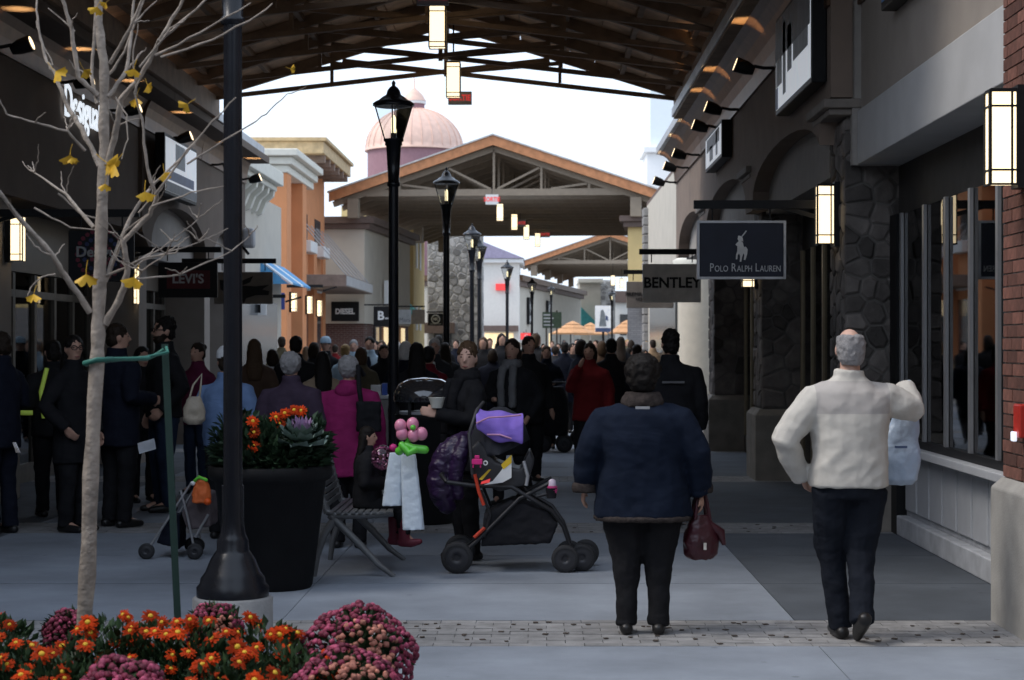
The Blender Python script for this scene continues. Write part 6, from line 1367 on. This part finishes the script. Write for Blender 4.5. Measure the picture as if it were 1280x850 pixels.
for i, (px, py, sc, tl) in enumerate(((80, 95, 1.1, -50), (184, 97, .9, 10), (193, 112, .8, -40), (180, 128, 1, 5), (245, 137, .9, 50), (100, 199, 1.1, 5), (150, 210, 1.3, -60), (161, 213, 1.3, 30), (149, 236, .8, 5), (193, 244, 1.1, -5), (213, 219, .9, -25), (57, 369, .9, 5), (123, 345, 1.3, -5), (178, 348, 1.25, 10), (2, 130, 1.2, 40), (374, 98, .5, -80), (142, 24, .9, 20), (146, 14, .6, 40), (118, 95, .9, -30), (130, 0, 1, 70), (110, 205, .6, -20))):
    o = link('leaf', fans[i % 4], tr, tp(px, py, rr.uniform(-.28, -.1)), (R(rr.uniform(-25, 25)), R(tl), R(rr.uniform(-35, 35))), (sc*.95,)*3)
stk = empty('tree_stake', (gx(222, 8.1), 8.1, 0), 0, 'green metal stake leaning beside the young tree', 'stake')
k8 = 8.1/F
gsm = M('stake_green', (.022, .05, .042), .5, var=.15, bump=.1)
a_ = at(228, 850, 8.1)-stk.location; a_.z = 0; b_ = at(206, 430, 8.1)-Vector(stk.location)
MB().bar(a_, b_, .030, .007).bar(a_+Vector((0, .014, 0)), b_+Vector((0, .014, 0)), .008, .03).build('post', gsm, stk)
sr = empty('tree_strap', at(120, 455, 7.5), 0, 'teal green strap tying the young tree to the stake', 'strap')
q = lambda px, py, dy: at(px, py, 7.5)+Vector((0, dy, 0))-Vector(sr.location)
stm = M('strap_green', (.03, .15, .115), .55, bump=.1)
MB().tube([q(138, 449, .03), q(124, 450, -.05), q(108, 454, -.03), q(106, 455, .03), q(120, 452, .06), q(138, 449, .04)], .011, 8).build('loop', stm, sr)
e1 = at(205, 437, 8.05)-Vector(sr.location)
MB().tube([q(136, 449, .03), q(168, 449, .25), e1+Vector((-.03, 0, -.02)), e1], .009, 8).tube([q(136, 451, .03), q(165, 447, .28), q(185, 441, .4), e1+Vector((.01, 0, .01))], .007, 8).build('tail', stm, sr)

# ---------------------------------------------------------------- flower bed in the foreground
bed = empty('flower_bed', (-2.4, 7.0, 0), 0, 'low kerbed flower bed filling the lower left corner', 'flower bed')
MB().box(-2.3, 1.68, -1.5, -1.38, 0, .15).box(-2.3, 1.68, 1.38, 1.5, 0, .15).box(1.56, 1.68, -1.379, 1.379, 0, .15).box(-2.3, -2.18, -1.379, 1.379, 0, .15).build('kerb', cast, bed, .015)
MB().box(-2.18, 1.56, -1.38, 1.38, 0, .10).build('soil', _M['soil'], bed)
mumr = M('mum_burgundy', (.17, .018, .045), .7, var=.3, scale=30, bump=.3, rnd='isl', rvar=.45); mump = M('mum_rose', (.34, .055, .115), .7, var=.3, scale=30, bump=.3, rnd='isl', rvar=.4); mumf = M('mum_faded', (.36, .14, .10), .7, var=.3, scale=30, bump=.3, rnd='isl', rvar=.4)
def bloom_at(mb, p, n_, r, mi, q):
    u = n_.cross(Vector((0, 0, 1)) if abs(n_.z) < .9 else Vector((1, 0, 0))).normalized(); v = n_.cross(u); ph = q.random()*6
    prof = ((1.0, 0), (1.05, .35), (.75, .75), (.3, .95)); rings = []
    for a, (rr_, h) in enumerate(prof): rings.append([p+n_*h*r+(u*math.cos(ph+t)+v*math.sin(ph+t))*r*rr_*(1 if i % 2 else .78) for i, t in enumerate([2*math.pi*j/8 for j in range(8)])])
    mb.loft(rings, True, mi)
def mum(label, X, D, zc, r, n, seed, faded=0, size=.013):
    q = random.Random(seed); o = empty('chrysanthemum', (X, D, .1), 0, label, 'flower'); f_ = MB(); leaf_cloud(f_, (0, 0, zc-.1), (r*.86, r*.86, r*.78), 1100, .045, q, 0); f_.build('foliage', leafg, o)
    MB().tube([(0, 0, 0), (0, 0, zc-.1)], .012, 6).build('stem', leafd, o)
    b_ = MB(); g_ = math.pi*(3-math.sqrt(5))
    for i in range(n):
        z = 1-1.35*(i+.5)/n; rad = math.sqrt(max(0, 1-z*z)); d = Vector((rad*math.cos(i*g_)+q.uniform(-.08, .08), rad*math.sin(i*g_)+q.uniform(-.08, .08), z+q.uniform(-.06, .06))).normalized()
        lump = 1+.05*math.sin(d.x*7+seed)+.05*math.sin(d.z*8+d.y*5)
        mi = 0
        if q.random() < .22: mi = 1
        if faded and (d-Vector((.25, -.75, .25))).length < faded+q.uniform(-.15, .15): mi = 2
        bloom_at(b_, Vector((d.x*r*lump, d.y*r*lump, zc-.1+d.z*r*.92*lump)), (d+Vector((q.uniform(-.3, .3), q.uniform(-.3, .3), .2))).normalized(), size*q.uniform(.75, 1.2), mi, q)
    b_.build('blooms', [mumr, mump, mumf], o, kind='stuff'); return o
mum('large round burgundy chrysanthemum at the right end of the bed', gx(447, 7.3), 7.3, .405, .215, 620, 1, .55)
mum('pinkish fading chrysanthemum in front of the large round one', gx(432, 6.75), 6.75, .34, .20, 520, 2, .75)
mum('rose chrysanthemum low at the bottom edge among orange flowers', gx(150, 6.3), 6.3, .41, .165, 420, 3, 0, .015)
mum('dark burgundy chrysanthemum behind the trunk of the young tree', gx(88, 7.9), 7.9, .40, .11, 200, 4)
mum('small faded chrysanthemum in front of the lamp plinth', gx(268, 8.0), 8.0, .40, .12, 240, 5, .5)
OR = [(20, 6.9, 8), (70, 6.6, 9), (130, 7.3, 7), (190, 7.3, 9), (245, 7.2, 9), (285, 6.7, 9), (330, 7.2, 9), (365, 6.9, 7), (40, 6.25, 7), (240, 6.2, 7), (335, 6.3, 6), (100, 6.9, 7), (-5, 7.4, 6)]
BP = ['at the left edge', 'left of the tree trunk', 'just right of the tree trunk', 'behind the stake', 'at the foot of the stake', 'before the lamp plinth', 'left of the large burgundy flower ball', 'touching the large burgundy flower ball', 'in the bottom left corner', 'right of the low rose flowers', 'left of the fading flowers at the bottom', 'at the foot of the tree trunk', 'behind the left edge of the bed']
for i, (px, D, nf) in enumerate(OR):
    q = random.Random(50+i); X = gx(px, D); hgt = q.uniform(.40, .45) if D > 6.5 else .38
    o = empty('orange_daisy_plant', (X, D, .10), 0, 'bushy orange daisy plant '+BP[i], 'flower', 'orange daisy plants in the bed')
    f_ = MB(); leaf_cloud(f_, (0, 0, hgt*.5), (.19, .17, hgt*.5), 1000, .045, q, 0); f_.build('foliage', leafg, o)
    stm_ = MB()
    for j in range(nf+3):
        a = q.random()*6.28; r_ = .19*math.sqrt(q.random()); x, y = r_*math.cos(a), r_*math.sin(a)*.8; z = hgt*(1.06-.9*(r_/.3)**2)+q.uniform(-.02, .035)
        put_flower(o, (x, y, z), R(q.uniform(25, 65)), -math.pi/2+q.uniform(-.9, .9), q.uniform(.7, 1.15), q.randrange(3))
        stm_.tube([(x*.3, y*.3, 0), (x*.8, y*.8, z*.6), (x, y, z-.004)], .003, 5)
    stm_.build('stems', leafd, o)
# ---------------------------------------------------------------- clothing folds: grown clothes of the nearer people become plain meshes with drawn-in folds
from mathutils import noise
bpy.context.view_layer.update()
dg = bpy.context.evaluated_depsgraph_get()
def ridge(p): return 1-2*abs(noise.noise(p))
jobs = []
for root, det in BAKE:
    for o in root.children:
        nm = o.name.split('.')[0]
        if nm in ('jacket', 'trousers'): jobs.append((o, nm, det, bpy.data.meshes.new_from_object(o.evaluated_get(dg), depsgraph=dg)))
for i, (o, nm, det, me) in enumerate(jobs):
    sh_ = Vector((i*3.1, i*1.7, 0)); amp = (.021 if nm == 'jacket' else .011) if det == 3 else .012
    sgn = 1 if i % 4 < 2 else -1
    cos_ = [v.co.copy() for v in me.vertices]; nor = [v.normal.copy() for v in me.vertices]
    zs = [c.z for c in cos_]; z0_, z1_ = min(zs), max(zs)
    for v, c, n_ in zip(me.vertices, cos_, nor):
        t = (c.z-z0_)/(z1_-z0_)
        if nm == 'jacket':
            q = Vector((c.x*2.2*sgn+c.z*1.6, c.y*2.4, c.z*4.6-c.x*3.6*sgn))+sh_
            d = ridge(q)*.75+ridge(q*2.1)*.3
            side = min(1, max(0, (abs(c.x)-.2)/.08))            # sleeves crease harder near the elbow
            q2 = Vector((c.x*3, c.y*3, c.z*11))+sh_
            d = d*(1-.35*side)+side*ridge(q2)*.28
            m_ = .55+.45*noise.noise(c*3.5+sh_)+.35*max(0, .45-t)
        else:
            q = Vector((c.x*4, c.y*4, c.z*5.5+c.y*3))+sh_; d = ridge(q)*.6
            lo = max(0, 1-t*3.2); q2 = Vector((c.x*4, c.y*4, c.z*17))+sh_; d += lo*ridge(q2)*.8
            m_ = .6+.4*noise.noise(c*4+sh_)
        v.co = c+n_*(d-.25)*amp*m_
    me.polygons.foreach_set('use_smooth', [True]*len(me.polygons))
    o.modifiers.clear(); o.data = me
